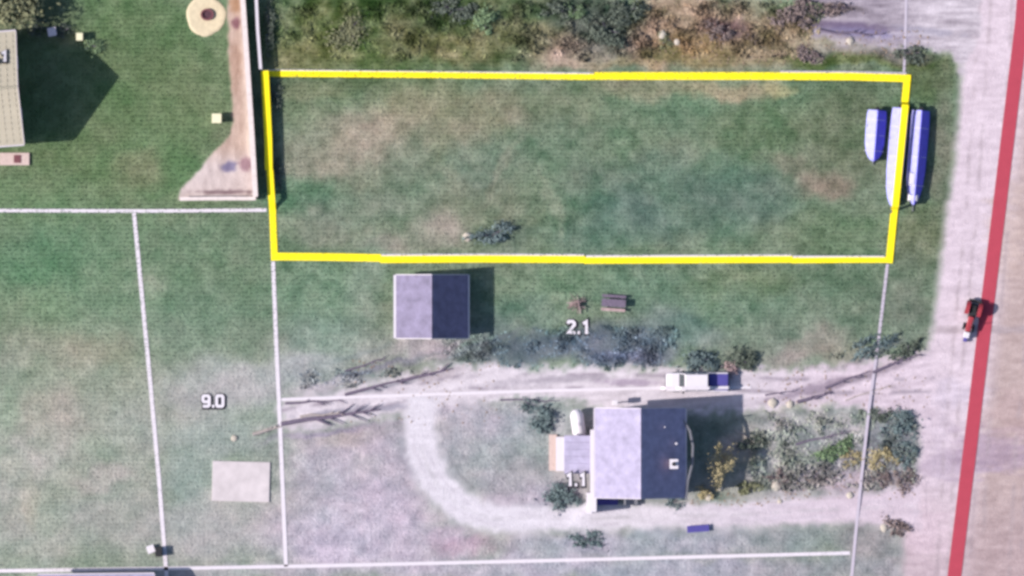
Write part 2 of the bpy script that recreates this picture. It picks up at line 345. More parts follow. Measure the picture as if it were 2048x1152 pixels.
SHEETS = [
 ("road", [(1915, -60), (1922, 140), (1918, 220), (1908, 330), (1892, 430), (1878, 540), (1868, 640), (1852, 715), (1840, 800), (1838, 900), (1828, 985), (1802, 1040), (1806, 1100), (1804, 1230), (2420, 1230), (2420, -60)], 24, roadcol, 9),
 ("gravel_yard", [(1590, -60), (1600, 40), (1625, 72), (1690, 94), (1780, 98), (1850, 100), (1900, 112), (1926, 150), (1960, 60), (1960, -60)], 18, aproncol, 26),
 ("driveway", ribbon_poly([(560, 835, 22), (680, 815, 30), (800, 790, 40), (920, 765, 38), (1050, 764, 30), (1160, 770, 36), (1250, 780, 44), (1340, 780, 46), (1480, 780, 44), (1600, 772, 36), (1720, 772, 42), (1800, 770, 58), (1870, 770, 80)]), 22, drivecol, 34),
 ("loop_drive", ribbon_poly([(850, 790, 30), (838, 840, 28), (842, 900, 30), (868, 960, 32), (915, 1010, 32), (980, 1036, 28), (1080, 1038, 24), (1200, 1036, 24), (1350, 1032, 24), (1500, 1028, 24), (1640, 1020, 26), (1740, 1016, 30), (1840, 1012, 48)]), 20, loopcol, 16),
 ("dirt_path", [(455, -60), (456, 60), (460, 160), (466, 250), (456, 275), (430, 300), (400, 340), (362, 378), (357, 398), (512, 398), (504, 240), (492, 100), (488, -60)], 7, dirtcol, 8),
]
def sheetw(u, v, s):
    d = sdf(u, v, s[1]) + jit(u, v, s[4]); return d, sstep(s[2] * .5, -s[2] * .5, d)
def ground_mix(u, v, upto):
    c = landcol(u, v)
    for s in SHEETS[:upto]:
        d, w = sheetw(u, v, s); w = w[..., None]; c = c * (1 - w) + s[3](u, v) * w
    return c

def grid_object(name, us, vs_, z, m, keep=None, cfun=None):
    U, V = np.meshgrid(us, vs_); nu, nv = len(us), len(vs_)
    C = cfun(U, V)
    pts = np.stack([(U - 1024) * S, (576 - V) * S, np.full(U.shape, z)], -1).reshape(-1, 3)
    idx = np.arange(nu * nv).reshape(nv, nu)
    q = np.stack([idx[1:, :-1], idx[1:, 1:], idx[:-1, 1:], idx[:-1, :-1]], -1).reshape(-1, 4)
    if keep is not None:
        k = keep(U, V); kk = (k[1:, :-1] | k[1:, 1:] | k[:-1, 1:] | k[:-1, :-1]).reshape(-1); q = q[kk]
    used = np.unique(q); remap = np.full(nu * nv, -1); remap[used] = np.arange(len(used))
    me = bpy.data.meshes.new(name); me.from_pydata(pts[used].tolist(), [], remap[q].tolist())
    a = me.attributes.new("tone", 'FLOAT_COLOR', 'POINT')
    rgba = np.ones((len(used), 4)); rgba[:, :3] = alb(np.clip(C.reshape(-1, 3)[used], 5, 250))
    a.data.foreach_set("color", rgba.ravel().astype(np.float32))
    me.materials.append(m)
    return link(name, me)

far = np.array([400, 900, 2000, 4500, 9000.])
us = np.concatenate([(-60 - far)[::-1], np.arange(-60, 2110, 4.), 2110 + far])
vv = np.concatenate([(-60 - far)[::-1], np.arange(-60, 1214, 4.), 1214 + far])
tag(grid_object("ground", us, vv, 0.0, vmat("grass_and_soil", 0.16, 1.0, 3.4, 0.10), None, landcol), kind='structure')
m_gravel = vmat("gravel", 0.09, 1.6, 6.0, 0.05)
for i, s in enumerate(SHEETS):
    pu = [p[0] for p in s[1]]; pv = [p[1] for p in s[1]]; e = s[2] + s[4] + 6
    a = np.arange(min(pu) - e, max(pu) + e, 4.); b = np.arange(min(pv) - e, max(pv) + e, 4.)
    o = grid_object(s[0], a, b, 0.006 * (i + 1), m_gravel, keep=lambda U, V, s=s: sheetw(U, V, s)[0] < s[2] * .55, cfun=lambda U, V, i=i: ground_mix(U, V, i + 1))
    tag(o, kind='structure')

# footprints where no grass grows (photo-pixel rectangles)
BARE = [(-300, 45, 60, 292), (790, 540, 940, 680), (1110, 812, 1376, 1000), (424, 922, 542, 1006), (372, -20, 452, 72), (0, 300, 62, 332), (50, 1140, 330, 1200)]

def make_grass():
    """tufts standing in the drilled rows of the sown turf"""
    st = 8.4
    a = np.arange(-20, 2070, st); b = np.arange(-20, 1175, st)
    U, V = np.meshgrid(a, b); U = U.ravel(); V = V.ravel()
    U = U + rng.normal(0, 0.8, U.shape); V = V + rng.normal(0, 1.1, V.shape)
    ok = np.ones(U.shape, bool)
    for s in SHEETS: ok &= (sheetw(U, V, s)[0] > s[2] * .35)
    for x0, y0, x1, y1 in BARE: ok &= ~((U > x0) & (U < x1) & (V > y0) & (V < y1))
    ok &= rng.random(U.shape) < 0.93
    U = U[ok]; V = V[ok]; n = len(U)
    C = landcol(U, V) * (0.97 + rng.normal(0, .05, (n, 1)))
    green = np.clip((C[:, 1] - C[:, 2]) / 40 + .4, .3, 1.1)
    nb = 5
    verts = np.zeros((n, nb, 3, 3)); cols = np.ones((n, nb, 3, 4))
    x = (U - 1024) * S; y = (576 - V) * S
    for k in range(nb):
        g = rng.uniform(0, 2 * np.pi, n); L = rng.uniform(.10, .19, n); h = rng.uniform(.07, .22, n) * green; w = rng.uniform(.03, .06, n)
        dx, dy = np.cos(g), np.sin(g)
        verts[:, k, 0] = np.stack([x - dy * w, y + dx * w, np.full(n, -.01)], -1)
        verts[:, k, 1] = np.stack([x + dy * w, y - dx * w, np.full(n, -.01)], -1)
        verts[:, k, 2] = np.stack([x + dx * L, y + dy * L, h], -1)
        cols[:, k, :, :3] = alb(np.clip(C, 5, 250))[:, None, :]
    me = bpy.data.meshes.new("grass")
    tot = n * nb
    me.from_pydata(verts.reshape(-1, 3).tolist(), [], np.arange(tot * 3).reshape(-1, 3).tolist())
    at = me.attributes.new("tone", 'FLOAT_COLOR', 'POINT'); at.data.foreach_set("color", cols.reshape(-1).astype(np.float32))
    me.materials.append(vmat("grass_blades", .12, 1.0, 3.0, 0.0))
    tag(link("grass", me), kind='stuff')
make_grass()

# ------------------------------------------------------------------ materials
m_white = mat("white_paint", (238, 232, 244), .6, .05, 2.0)
m_trim = mat("pale_trim", (226, 218, 232), .6, .06, 2.0)
m_line_w = mat("white_line", (236, 228, 240), .8, .05, 3.0)
m_line_p = mat("faint_white_line", (206, 196, 214), .8, .06, 3.0)
m_line_y = mat("yellow_line", (0.88, .72, .005), .7, .03, 3.0, lit=False)
m_line_r = mat("red_line", (0.36, .045, .075), .75, .06, 1.0, lit=False)
m_dark = mat("dark_rubber", (0.02, .02, .025), .8, .2, 4, lit=False)
m_glass = mat("window_glass", (0.03, .04, .06), .12, .1, 1, lit=False, spec=.6)
m_metal = mat("grey_metal", (150, 150, 160), .45, .1, 3, metal=.4)
m_cover_shade = mat("shaded_cover", (0.12, .10, .62), .7, .14, 2.2, lit=False, bump=.03)  # shade of the covers' east side, put into the colour
m_pale = mat("lit_lavender_cover", (0.33, .33, .70), .7, .2, 1.6, lit=False, bump=.03)  # sunlit side of the covers, brightened in the colour
m_roof_house = mat("violet_grey_shingle", (0.30, .275, .40), .85, .24, 1.1, lit=False)
m_roof_shed = mat("lilac_shingle", (0.18, .16, .25), .85, .28, 1.1, lit=False)
m_roof_barn = mat("beige_roof_sheet", (204, 194, 176), .6, .08, .8)
m_wall_w = mat("white_siding", (214, 204, 214), .8, .08, 1.5)
m_wall_b = mat("beige_siding", (180, 170, 150), .8, .08, 1.5)
m_conc = mat("pale_concrete", (218, 208, 214), .9, .16, .7)
m_wood = mat("weathered_wood", (196, 178, 164), .85, .2, 3, stretch=(1, 1, .2))
m_woodcap = mat("pale_board", (240, 226, 226), .8, .1, 3)  # pale strip along the fence top
m_bark = mat("dark_bark", (122, 110, 132), .9, .3, 5)
m_barkp = mat("pale_bark", (190, 178, 176), .9, .2, 5)
m_leafd = mat("dark_leaves", (102, 112, 102), .8, .35, 2.5)
m_leafb = mat("blue_green_leaves", (116, 134, 138), .8, .35, 2.5)
m_leafg = mat("green_leaves", (128, 152, 116), .8, .35, 2.5)
m_leafo = mat("olive_leaves", (136, 138, 108), .8, .35, 2.5)
m_leaft = mat("tan_leaves", (186, 172, 134), .85, .3, 2.5)
m_leafp = mat("pinkish_twigs", (190, 164, 168), .85, .3, 2.5)
m_leafbr = mat("brown_twigs", (146, 130, 130), .85, .35, 2.5)
m_stone = mat("pale_stone", (206, 196, 186), .9, .15, 3)
m_soil = mat("brown_soil", (120, 96, 84), .95, .3, 3)
m_maroon = mat("maroon_brick", (132, 84, 92), .9, .25, 5)
m_pink = mat("pink_brick", (222, 198, 194), .9, .18, 5)
m_red = mat("red_machine_paint", (0.30, .035, .05), .5, .12, 2, lit=False)
m_bluep = mat("blue_plastic", (0.07, .06, .26), .5, .1, 2, lit=False)
m_outline = mat("dark_outline", (0.012, .012, .02), .8, .1, 2, lit=False)
m_yel = mat("cream_paint", (250, 244, 210), .6, .05, 3)

# ------------------------------------------------------------------ boundary lines laid over the land
def line_object(name, pts, w, m, label, cat="line", thick=.012, stakes=()):
    """flat strap along (u, v, z) points, w photo pixels of 5 cm wide"""
    root = None
    V = []; F = []
    P3 = [P(u, v, z) for u, v, z in pts]
    q = []
    for i, p in enumerate(P3):
        a = P3[max(i - 1, 0)]; b = P3[min(i + 1, len(P3) - 1)]
        t = Vector((b.x - a.x, b.y - a.y, 0)); t = t.normalized() if t.length > 1e-6 else Vector((1, 0, 0))
        n = Vector((-t.y, t.x, 0)) * (w * S / 2)
        for d, dz in ((n, 0), (-n, 0), (-n, -thick), (n, -thick)): V.append(p + d + Vector((0, 0, dz)))
    mb = MB(); k = len(P3)
    fs = []
    for i in range(k - 1):
        for j in range(4): fs.append((i * 4 + j, i * 4 + (j + 1) % 4, (i + 1) * 4 + (j + 1) % 4, (i + 1) * 4 + j))
    fs += [(3, 2, 1, 0), ((k - 1) * 4, (k - 1) * 4 + 1, (k - 1) * 4 + 2, (k - 1) * 4 + 3)]
    mb.add(V, fs)
    o = mb.build(name, m); tag(o, label, cat)
    for (u, v, z) in stakes:
        MB().box((X(u), Y(v), z / 2 - .03), (.05, .05, z + .04)).build("added_stake", m_wood, o)
    return o

Z = .045
YL = thing("boundary_line", "bright yellow outline round the long grassy lot", "boundary line")
_sz = [0]
def seg(pts, w=15):
    _sz[0] += 1; pts = [(u, v, z + .007 * _sz[0]) for u, v, z in pts]
    o = line_object("side", pts, w, m_line_y, None, None); o.parent = YL; return o
def drape(u0, v0, u1, v1, prof):
    return [(u0 + (u1 - u0) * t, v0 + (v1 - v0) * t, z) for t, z in prof]
seg([(523, 147, Z), (860, 150, Z), (1189, 154, Z)], 12)
seg([(1189, 152, Z), (1500, 152, Z), (1700, 153, Z), (1822, 157, Z)], 15)
lt = [(530, 142, .9), (533, 200, .9), (537, 280, .9), (538, 340, .9)]  # strap lifted on added stakes into sunlight above the fence's shadow
lb = [(540, 340, .9), (544, 400, .9), (545, 420, Z), (549, 521, Z)]
a = seg(lt, 15); b = seg(lb, 13)
for o, spots in ((a, ((531, 160), (535, 250), (538, 335))), (b, ((542, 395),))):
    for u, v in spots: MB().box((X(u), Y(v), .42), (.06, .06, .90)).build("added_stake", m_wood, o)
seg([(543, 513, Z), (660, 514, Z), (762, 516, Z)], 15)
seg([(760, 519, Z), (960, 518, Z), (1170, 519, Z)], 14)
seg([(1168, 521, Z), (1380, 520, Z), (1585, 519, Z)], 13)
seg([(1583, 521, Z), (1700, 520, Z), (1785, 520, Z)], 11)
BT = 1.36
seg(drape(1815, 150, 1778, 526, ((0, Z), (.145, Z), (.16, BT), (.70, BT), (.72, Z), (1, Z))), 14)

line_object("lot_line", [(522, 141, Z), (860, 145, Z), (1187, 148, Z)], 5, m_line_w, "thin white line along the north side of the yellow outline, west half")
line_object("lot_line", [(1560, 143.5, Z), (1700, 144.5, Z), (1813, 147, Z)], 4, m_line_p, "thin white line along the north side of the yellow outline, by its east corner")
line_object("lot_line", [(762, 511, Z), (960, 510, Z), (1168, 511, Z)], 5, m_line_w, "thin white line along the south side of the yellow outline, behind the shed")
line_object("lot_line", [(1172, 512.5, Z), (1380, 512, Z), (1583, 511, Z)], 4, m_line_w, "thin white line along the south side of the yellow outline, middle")
line_object("lot_line", [(1585, 514, Z), (1770, 514, Z)], 5, m_line_w, "thin white line along the south side of the yellow outline, by its east corner")
line_object("lot_line", [(-40, 421, Z), (300, 422, Z), (533, 420, Z)], 7, m_line_w, "white line running west from the yellow outline below the timber fence")
line_object("lot_line", [(268, 426, Z), (300, 760, Z), (318, 960, Z), (337, 1200, Z)], 8, m_line_w, "long white north-south line across the western grass, left of the number 9.0")
line_object("lot_line", [(546, 523, Z), (553, 700, Z), (560, 850, Z), (572, 1133, Z)], 8, m_line_w, "white line running south from the yellow outline's south-west corner")
line_object("lot_line", [(563, 799, Z), (850, 789, Z), (1100, 781, Z), (1322, 776, Z), (1330, 776, 1.12), (1352, 776, 1.12), (1362, 776, 1.84), (1418, 775.5, 1.84), (1426, 775.5, 1.16), (1456, 775, 1.16), (1460, 775, Z), (1502, 774.5, Z)], 6, m_line_w, "white line passing north of the violet roofed house and over the pickup")
line_object("lot_line", [(-40, 1142, Z), (48, 1141, Z), (335, 1137, Z), (620, 1132, Z), (1100, 1121, Z), (1700, 1106, Z)], 7, m_line_w, "long white line along the foot of the picture, south of the loop drive")
line_object("lot_line", [(1813, -30, Z), (1811, 60, Z), (1808, 144, Z)], 5, m_line_p, "faint white line running north from the yellow outline's north-east corner")
line_object("lot_line", [(1775, 528, Z), (1757, 680, Z), (1738, 815, .22), (1722, 960, .22), (1714, 1040, Z), (1699, 1200, Z)], 6, m_line_p, "faint white line running south from the yellow outline's south-east corner")
line_object("lot_line", [(512, -30, 1.25), (516, 60, 1.25), (522, 139, 1.25)], 6, m_line_w, "short white line strung beside the timber fence, north of the yellow outline", stakes=((513, 5, 1.25), (517, 75, 1.25), (521, 130, 1.25)))  # held up on added stakes so the fence's shadow misses it
line_object("road_line", [(2049, -30, Z), (2044, 40, Z), (1998, 420, Z), (1971, 640, Z), (1936, 930, Z), (1904, 1190, Z)], 27, m_line_r, "thick red line running the length of the pale road", "road line")

# ------------------------------------------------------------------ numbers lying on the lots
GL = {'1': [(.9, 5.3), (1.9, 5.6), (2.7, 6.3), (2.7, 0.0)],
      '2': [(.7, 5.2), (1.3, 6.3), (3.2, 6.3), (4.0, 5.5), (4.0, 4.5), (1.0, .75), (4.7, .75)],
      '0': [(2.4, 6.3), (1.2, 6.3), (.7, 5.7), (.7, 1.3), (1.2, .7), (3.6, .7), (4.1, 1.3), (4.1, 5.7), (3.6, 6.3), (2.4, 6.3)],
      '9': [(3.3, 3.1), (1.3, 3.1), (.7, 3.7), (.7, 5.7), (1.3, 6.3), (3.5, 6.3), (4.1, 5.7), (4.1, 1.3), (3.5, .7), (.7, .7)],
      '.': [(.2, .7), (1.5, .7)]}
ADV = {'1': 4.8, '2': 5.4, '0': 5.4, '9': 5.4, '.': 2.0}
def number(txt, u, v, hpx, label, z=.12, tilt=None, m=m_white):
    k = hpx * S / 7.0; tw = sum(ADV[c] for c in txt)
    def glyphs(w, grow, z0):
        mb = MB(); x = -tw / 2
        for c in txt:
            pts = [Vector((a, b)) for a, b in GL[c]]; closed = (pts[0] - pts[-1]).length < 1e-6
            if not closed and grow:
                pts[0] = pts[0] + (pts[0] - pts[1]).normalized() * grow; pts[-1] = pts[-1] + (pts[-1] - pts[-2]).normalized() * grow
            A = []; n = len(pts)
            for i, p in enumerate(pts):
                pa = pts[i - 1] if i else (pts[-2] if closed else None); pb = pts[i + 1] if i < n - 1 else (pts[1] if closed else None)
                d1 = (p - pa).normalized() if pa is not None else (pb - p).normalized(); d2 = (pb - p).normalized() if pb is not None else d1
                n1 = Vector((-d1.y, d1.x)); n2 = Vector((-d2.y, d2.x)); mm = (n1 + n2).normalized(); L = min(1.6, 1 / max(.4, mm.dot(n1)))
                A.append((p, mm * (w / 2 * L), .002 * i))
            V = []; F = []
            for p, o, dz in A:
                for q, zz in ((p + o, 0), (p - o, 0), (p - o, -.03), (p + o, -.03)): V.append(((q.x + x) * k, (q.y - 3.5) * k, z0 + zz + dz))
            for i in range(n - 1):
                for j in range(4): F.append((i * 4 + j, i * 4 + (j + 1) % 4, i * 4 + 4 + (j + 1) % 4, i * 4 + 4 + j))
            if not closed: F += [(3, 2, 1, 0), tuple((n - 1) * 4 + j for j in range(4))]
            mb.add(V, F); x += ADV[c]
        return mb
    o = glyphs(1.6, 0, 0).build("lot_number", m); o.location = P(u, v, z); tag(o, label, "number")
    if tilt: o.rotation_euler = tilt
    ol = glyphs(3.1, .7, -.06).build("outline", m_outline, o); ol.location = (.05, -.05, 0)
    return o

# ------------------------------------------------------------------ buildings
def gable(root, L, Wd, eave, ang, m_wall, m_roof, over=.35, courses=12, seams=0, gutter=True, m_t=None):
    """gabled shell in the root's frame: ridge along local Y, length L, width Wd"""
    m_t = m_t or m_trim
    hw = Wd / 2; t = math.tan(R(ang)); iw = hw - over; il = L / 2 - over; rh = eave + hw * t
    mb = MB()
    ez = eave + over * t - .1; pz = rh - .12
    ring = lambda y: [(-iw, y, 0), (iw, y, 0), (iw, y, ez), (0, y, pz), (-iw, y, ez)]
    mb.loft([ring(-il), ring(il)]); mb.build("wall", m_wall, root)
    for sgn in (-1, 1):
        mb = MB(); n = courses; prof = []
        for k in range(n):                        # courses lap over each other
            for f, lift in ((k / n, .10), ((k + 1) / n, .012)):
                x = sgn * hw * (1 - f) if True else 0
                z = eave + (hw - abs(x)) * t
                prof.append((x, z + lift))
        top = [(x, -L / 2, z) for x, z in prof] + [(0, -L / 2, rh - .10), (sgn * hw, -L / 2, eave - .10)]
        bot = [(x, L / 2, z) for x, z in prof] + [(0, L / 2, rh - .10), (sgn * hw, L / 2, eave - .10)]
        mb.loft([top, bot]); slope = mb.build("roof", m_roof, root)
        if seams:
            for k in range(seams):
                y = -L / 2 + (k + .5) * L / seams
                MB().tube([(sgn * hw, y, eave + .05), (0, y, rh + .06)], .035, 4).build("seam", m_roof, slope)
        for e in (-1, 1):
            y = e * (L / 2 + .03)
            MB().add([(sgn * (hw + .02), y - .03, eave - .14), (sgn * (hw + .02), y + .03, eave - .14), (0, y + .03, rh - .10), (0, y - .03, rh - .10),
                      (sgn * (hw + .02), y - .03, eave + .12), (sgn * (hw + .02), y + .03, eave + .12), (0, y + .03, rh + .12), (0, y - .03, rh + .12)],
                     [(0, 1, 2, 3), (4, 7, 6, 5), (0, 4, 5, 1), (1, 5, 6, 2), (2, 6, 7, 3), (3, 7, 4, 0)]).build("verge_board", m_t, root)
        if gutter:
            MB().box((sgn * (hw + .07), 0, eave - .02), (.13, L, .12)).build("gutter", m_t, root)
    MB().add([(-.16, -L / 2, rh - .06), (0, -L / 2, rh + .14), (.16, -L / 2, rh - .06), (-.16, L / 2, rh - .06), (0, L / 2, rh + .14), (.16, L / 2, rh - .06)],
             [(0, 1, 4, 3), (1, 2, 5, 4), (0, 3, 5, 2), (0, 2, 1), (3, 4, 5)]).build("ridge_cap", m_roof, root)
    return iw, il, rh

def window(root, x, y, z, w, h, side):
    """side: 'x+','x-','y+','y-' = the wall it sits in"""
    ax = side[0]; s = 1 if side[1] == '+' else -1
    d = (.10, w, h) if ax == 'x' else (w, .10, h)
    f = MB().box((x, y, z), d).build("window", m_trim, root)
    d2 = (.03, w - .16, h - .16) if ax == 'x' else (w - .16, .03, h - .16)
    c = (x + s * .045, y, z) if ax == 'x' else (x, y + s * .045, z)
    MB().box(c, d2).build("pane", m_glass, f)
    c = (x + s * .08, y, z - h / 2 - .04) if ax == 'x' else (x, y + s * .08, z - h / 2 - .04)
    d3 = (.22, w + .1, .06) if ax == 'x' else (w + .1, .22, .06)
    MB().box(c, d3).build("sill", m_trim, f)

# beige hall at the top left: its east gable end shows
c0 = P(44, 177)
r4 = R(4.3)
hall_L = 15.0
hall = thing("hall", "large beige roofed building whose east gable throws a long pointed shadow on the lawn", "building", (c0.x - hall_L / 2 * math.cos(r4), c0.y - hall_L / 2 * math.sin(r4), 0), r4 - R(90))
iw, il, rh_h = gable(hall, hall_L, 11.3, 3.6, 33, m_wall_b, m_roof_barn, .3, 10, seams=22, m_t=m_trim)
for y in (-4.5, 0, 4.5): window(hall, iw, y, 1.7, 1.3, 1.2, 'x+'); window(hall, -iw, y, 1.7, 1.3, 1.2, 'x-')
for x in (-2.6, 2.6): window(hall, x, il, 1.7, 1.2, 1.2, 'y+')
d_ = MB().box((0, il, 1.05), (1.0, .10, 2.1)).build("door", m_maroon, hall); MB().box((.35, il + .08, 1.0), (.08, .08, .12)).build("handle", m_metal, d_)

# shed
shed = thing("shed", "small lilac roofed shed with a white west eave, just south of the yellow outline", "shed", P(864.5, 613))
iw, il, rh = gable(shed, 6.3, 7.2, 1.75, 38.3, m_wall_w, m_roof_shed, .25, 11, m_t=m_white)
MB().box((-3.72, 0, 1.72), (.24, 6.3, .16)).build("fascia", m_white, shed)
d_ = MB().box((.0, -il, 1.0), (2.2, .1, 2.0)).build("door", m_trim, shed); MB().box((.8, -il - .08, 1.0), (.06, .06, .3)).build("handle", m_metal, d_)
window(shed, -iw, 1.2, 1.1, .8, .7, 'x-')

# house
hs = thing("house", "two storey house with a steep violet grey roof, white porch and chimney", "house", P(1279, 904))
iw, il, rh = gable(hs, 8.9, 9.0, 4.2, 38.3, m_wall_w, m_roof_house, .3, 15)
for z in (1.5, 3.6):
    for y in (-2.6, 0, 2.6): window(hs, iw, y, z, 1.0, 1.1, 'x+'); window(hs, -iw, y, z, 1.0, 1.1, 'x-')
for x in (-2.2, 2.2): window(hs, x, -il, 1.5, 1.1, 1.2, 'y-'); window(hs, x, il, 1.5, 1.1, 1.2, 'y+'); window(hs, x, -il, 3.7, 1.0, 1.1, 'y-')
ch = MB().box((3.3, -1.05, 5.6), (.65, .75, 2.4)).build("chimney", m_pink, hs)
MB().box((3.3, -1.05, 6.85), (.85, .95, .14)).build("chimney_cap", m_white, ch); MB().cyl((3.3, -1.05, 7.02), .2, .3).build("flue", m_dark, ch)
MB().cyl((3.55, .95, 5.5), .12, 1.0, n=10).build("vent_pipe", m_white, hs)
MB().cyl((2.4, 2.6, 6.3), .07, .8, n=8).build("vent_pipe", m_white, hs)
# sagging pale gutter run past the east eave
MB().tube([P(1352, 815, 4.4) - hs.location, P(1362, 835, 4.3) - hs.location, P(1378, 860, 4.3) - hs.location, P(1384, 890, 4.3) - hs.location, P(1383, 925, 4.3) - hs.location, P(1374, 960, 4.3) - hs.location, P(1370, 995, 4.3) - hs.location], .13, 6).build("gutter_pipe", m_metal, hs)
# lean-to porch on the west
def rel(u, v, z): p = P(u, v, z); return p - hs.location
mb = MB(); a, b, c_, d4 = rel(1128, 946, 2.45), rel(1192, 946, 3.3), rel(1192, 870, 3.3), rel(1128, 870, 2.45)
mb.loft([[a, b, c_, d4], [p + Vector((0, 0, .12)) for p in (a, b, c_, d4)]]); pr = mb.build("porch_roof", m_roof_house, hs)
for v in (884, 898, 912, 926): MB().tube([rel(1129, v, 2.61), rel(1190, v, 3.43)], .03, 4).build("seam", m_roof_house, pr)
for v in (874, 942): MB().box(rel(1131, v, 1.23), (.14, .14, 2.46)).build("porch_post", m_white, hs)
MB().box(rel(1151, 908, .2), (4.0, 3.5, .4)).build("porch_floor", m_wood, hs)
MB().box(rel(1121, 907, 2.36), (.95, 3.4, .14)).build("porch_gutter_board", m_white, hs)
MB().box(rel(1106, 905, .12), (.8, 3.6, .24)).build("porch_step", m_pink, hs)
MB().box(rel(1186, 940, 3.42), (.62, 8.2, .16)).build("eave_board", m_white, hs)
MB().box(rel(1178, 1005, 1.5), (.5, 2.1, 3.0)).build("side_wall", m_white, hs)
MB().box(rel(1230, 805, 1.5), (.55, .5, .6)).build("meter_box", m_white, hs, bevel=.04)
MB().box(rel(1230, 806, .6), (.12, .12, 1.25)).build("meter_pipe", m_trim, hs)

# building whose roof edge shows at the foot of the picture
bl = thing("low_building", "low building whose north eave just shows at the foot of the picture", "building", P(196, 1260))
gable(bl, 11.6, 11.3, 2.6, 20, m_wall_w, m_roof_house, .3, 8)
bl.rotation_euler = (0, 0, R(90.6))
MB().cyl((5.0, 3.9, 3.2), .16, .9).build("vent_pipe", m_white, bl)

number("2.1", 1157, 654, 28, "white number 2.1 with dark edge on the dark grass east of the shed")
number("9.0", 427, 802, 26, "white number 9.0 with dark edge on the pale grass between two white lines")
number("1.1", 1152, 957, 27, "white number 1.1 with dark edge at the house porch's south edge", z=3.5)
number(".1", 12, 115, 27, "white number .1 with dark edge, cut by the left edge, on the beige roof", z=3.6 + (5.65 - 3.1) * math.tan(R(33)) + .22, tilt=(R(-33), 0, 0))

# ------------------------------------------------------------------ timber fence and slabs by the west lawn
def fence():
    root = thing("timber_fence", "tall timber fence with a pale top board beside the dirt path", "fence")
    runs = [((484, -40), (497, 150)), ((497, 150), (505, 270)), ((505, 270), (512, 394)), ((512, 397), (436, 397)), ((436, 397), (360, 398))]
    H = 1.85
    for ri, ((u0, v0), (u1, v1)) in enumerate(runs):
        h = H if ri < 3 else .75
        a, b = P(u0, v0), P(u1, v1); L = (b - a).length; n = max(1, round(L / 2.4)); t = (b - a) / L; nn = Vector((-t.y, t.x, 0))
        for k in range(n):
            p, q = a + t * (L * k / n), a + t * (L * (k + 1) / n)
            ring0 = []; m_ = 32
            for j in range(m_ + 1):
                f = j / m_; off = .02 if (j // 2) % 2 else .035
                ring0.append(p.lerp(q, f) + nn * off)
            ring0 += [q - nn * .02, p - nn * .02]
            MB().loft([[r + Vector((0, 0, .04)) for r in ring0], [r + Vector((0, 0, h - .03)) for r in ring0]]).build("fence_panel", m_wood, root)
            mid = (p + q) / 2; rz = math.atan2(t.y, t.x)
            MB().box((mid.x, mid.y, h), ((q - p).length - .02, .5 if ri < 3 else .36, .05), rz).build("top_board", m_woodcap, root)
            MB().box((p.x, p.y, h / 2 - .02), (.13, .13, h), rz).build("fence_post", m_wood, root)
    e = P(360, 398); MB().box((e.x, e.y, .36), (.13, .13, .74)).build("fence_post", m_wood, root)
fence()

pad = MB().box((0, 0, .03), (5.75, 4.0, .22)).build("concrete_pad", m_conc, bevel=.03)
pad.location = P(482, 963); pad.rotation_euler = (0, 0, R(-1.5)); tag(pad, "square pale concrete slab on the grass south of the number 9.0", "slab")
st = MB().box((0, 0, .1), (3.0, 1.25, .3)).build("brick_step", m_pink, bevel=.03); st.location = P(29, 318); tag(st, "pinkish brick step below the beige hall", "step")
MB().box((.3, 0, .27), (.7, .8, .06)).build("worn_patch", m_maroon, st)

# sand ring with fire pit
ring = thing("fire_pit_circle", "round pale sand bed with a dark maroon pit, left of the dirt path", "fire pit", P(412, 32))
mb = MB(); n = 72; rr = [(1.92 + .07 * math.sin(2 * math.pi * i / 72 * 3 + 1) + .03 * math.sin(2 * math.pi * i / 72 * 7) + random.uniform(-.02, .02)) for i in range(n)]
pt = lambda i, f, z: (rr[i % n] * f * math.cos(2 * math.pi * i / n), rr[i % n] * f * math.sin(2 * math.pi * i / n), z)
mb.loft([[pt(i, 1.05, -.02) for i in range(n)], [pt(i, 1.0, .06) for i in range(n)], [pt(i, .9, .10) for i in range(n)], [pt(i, .5, .09) for i in range(n)]])
mb.build("sand_bed", mat("pale_sand", (230, 214, 184), .95, .14, 2.2, bump=.05), ring, smooth=False)
for i in range(14):
    g = 2 * math.pi * i / 14
    MB().box((.12 + .56 * math.cos(g), .14 + .5 * math.sin(g), .19), (.2, .24, .22), g).build("brick", m_maroon, ring)
MB().cyl((.12, .14, .12), .46, .08, n=20).build("ash", mat("ash", (96, 66, 78), .95, .3, 5), ring)

bx = thing("utility_box", "small cream box standing alone on the lawn left of the dirt path", "box", P(434, 237))
MB().box((0, 0, .42), (.85, .85, .84)).build("case", m_yel, bx, bevel=.05); MB().box((0, 0, .88), (.95, .95, .08)).build("lid", m_yel, bx, bevel=.02)

# ------------------------------------------------------------------ vehicles
def wheel(parent, x, y, r, w, axis='y'):
    t = MB().cyl((x, y, r), r, w, axis, 18).build("wheel", m_dark, parent, bevel=.03)
    MB().cyl((x, y, r), r * .55, w + .03, axis, 12).build("rim", m_metal, t)
    return t

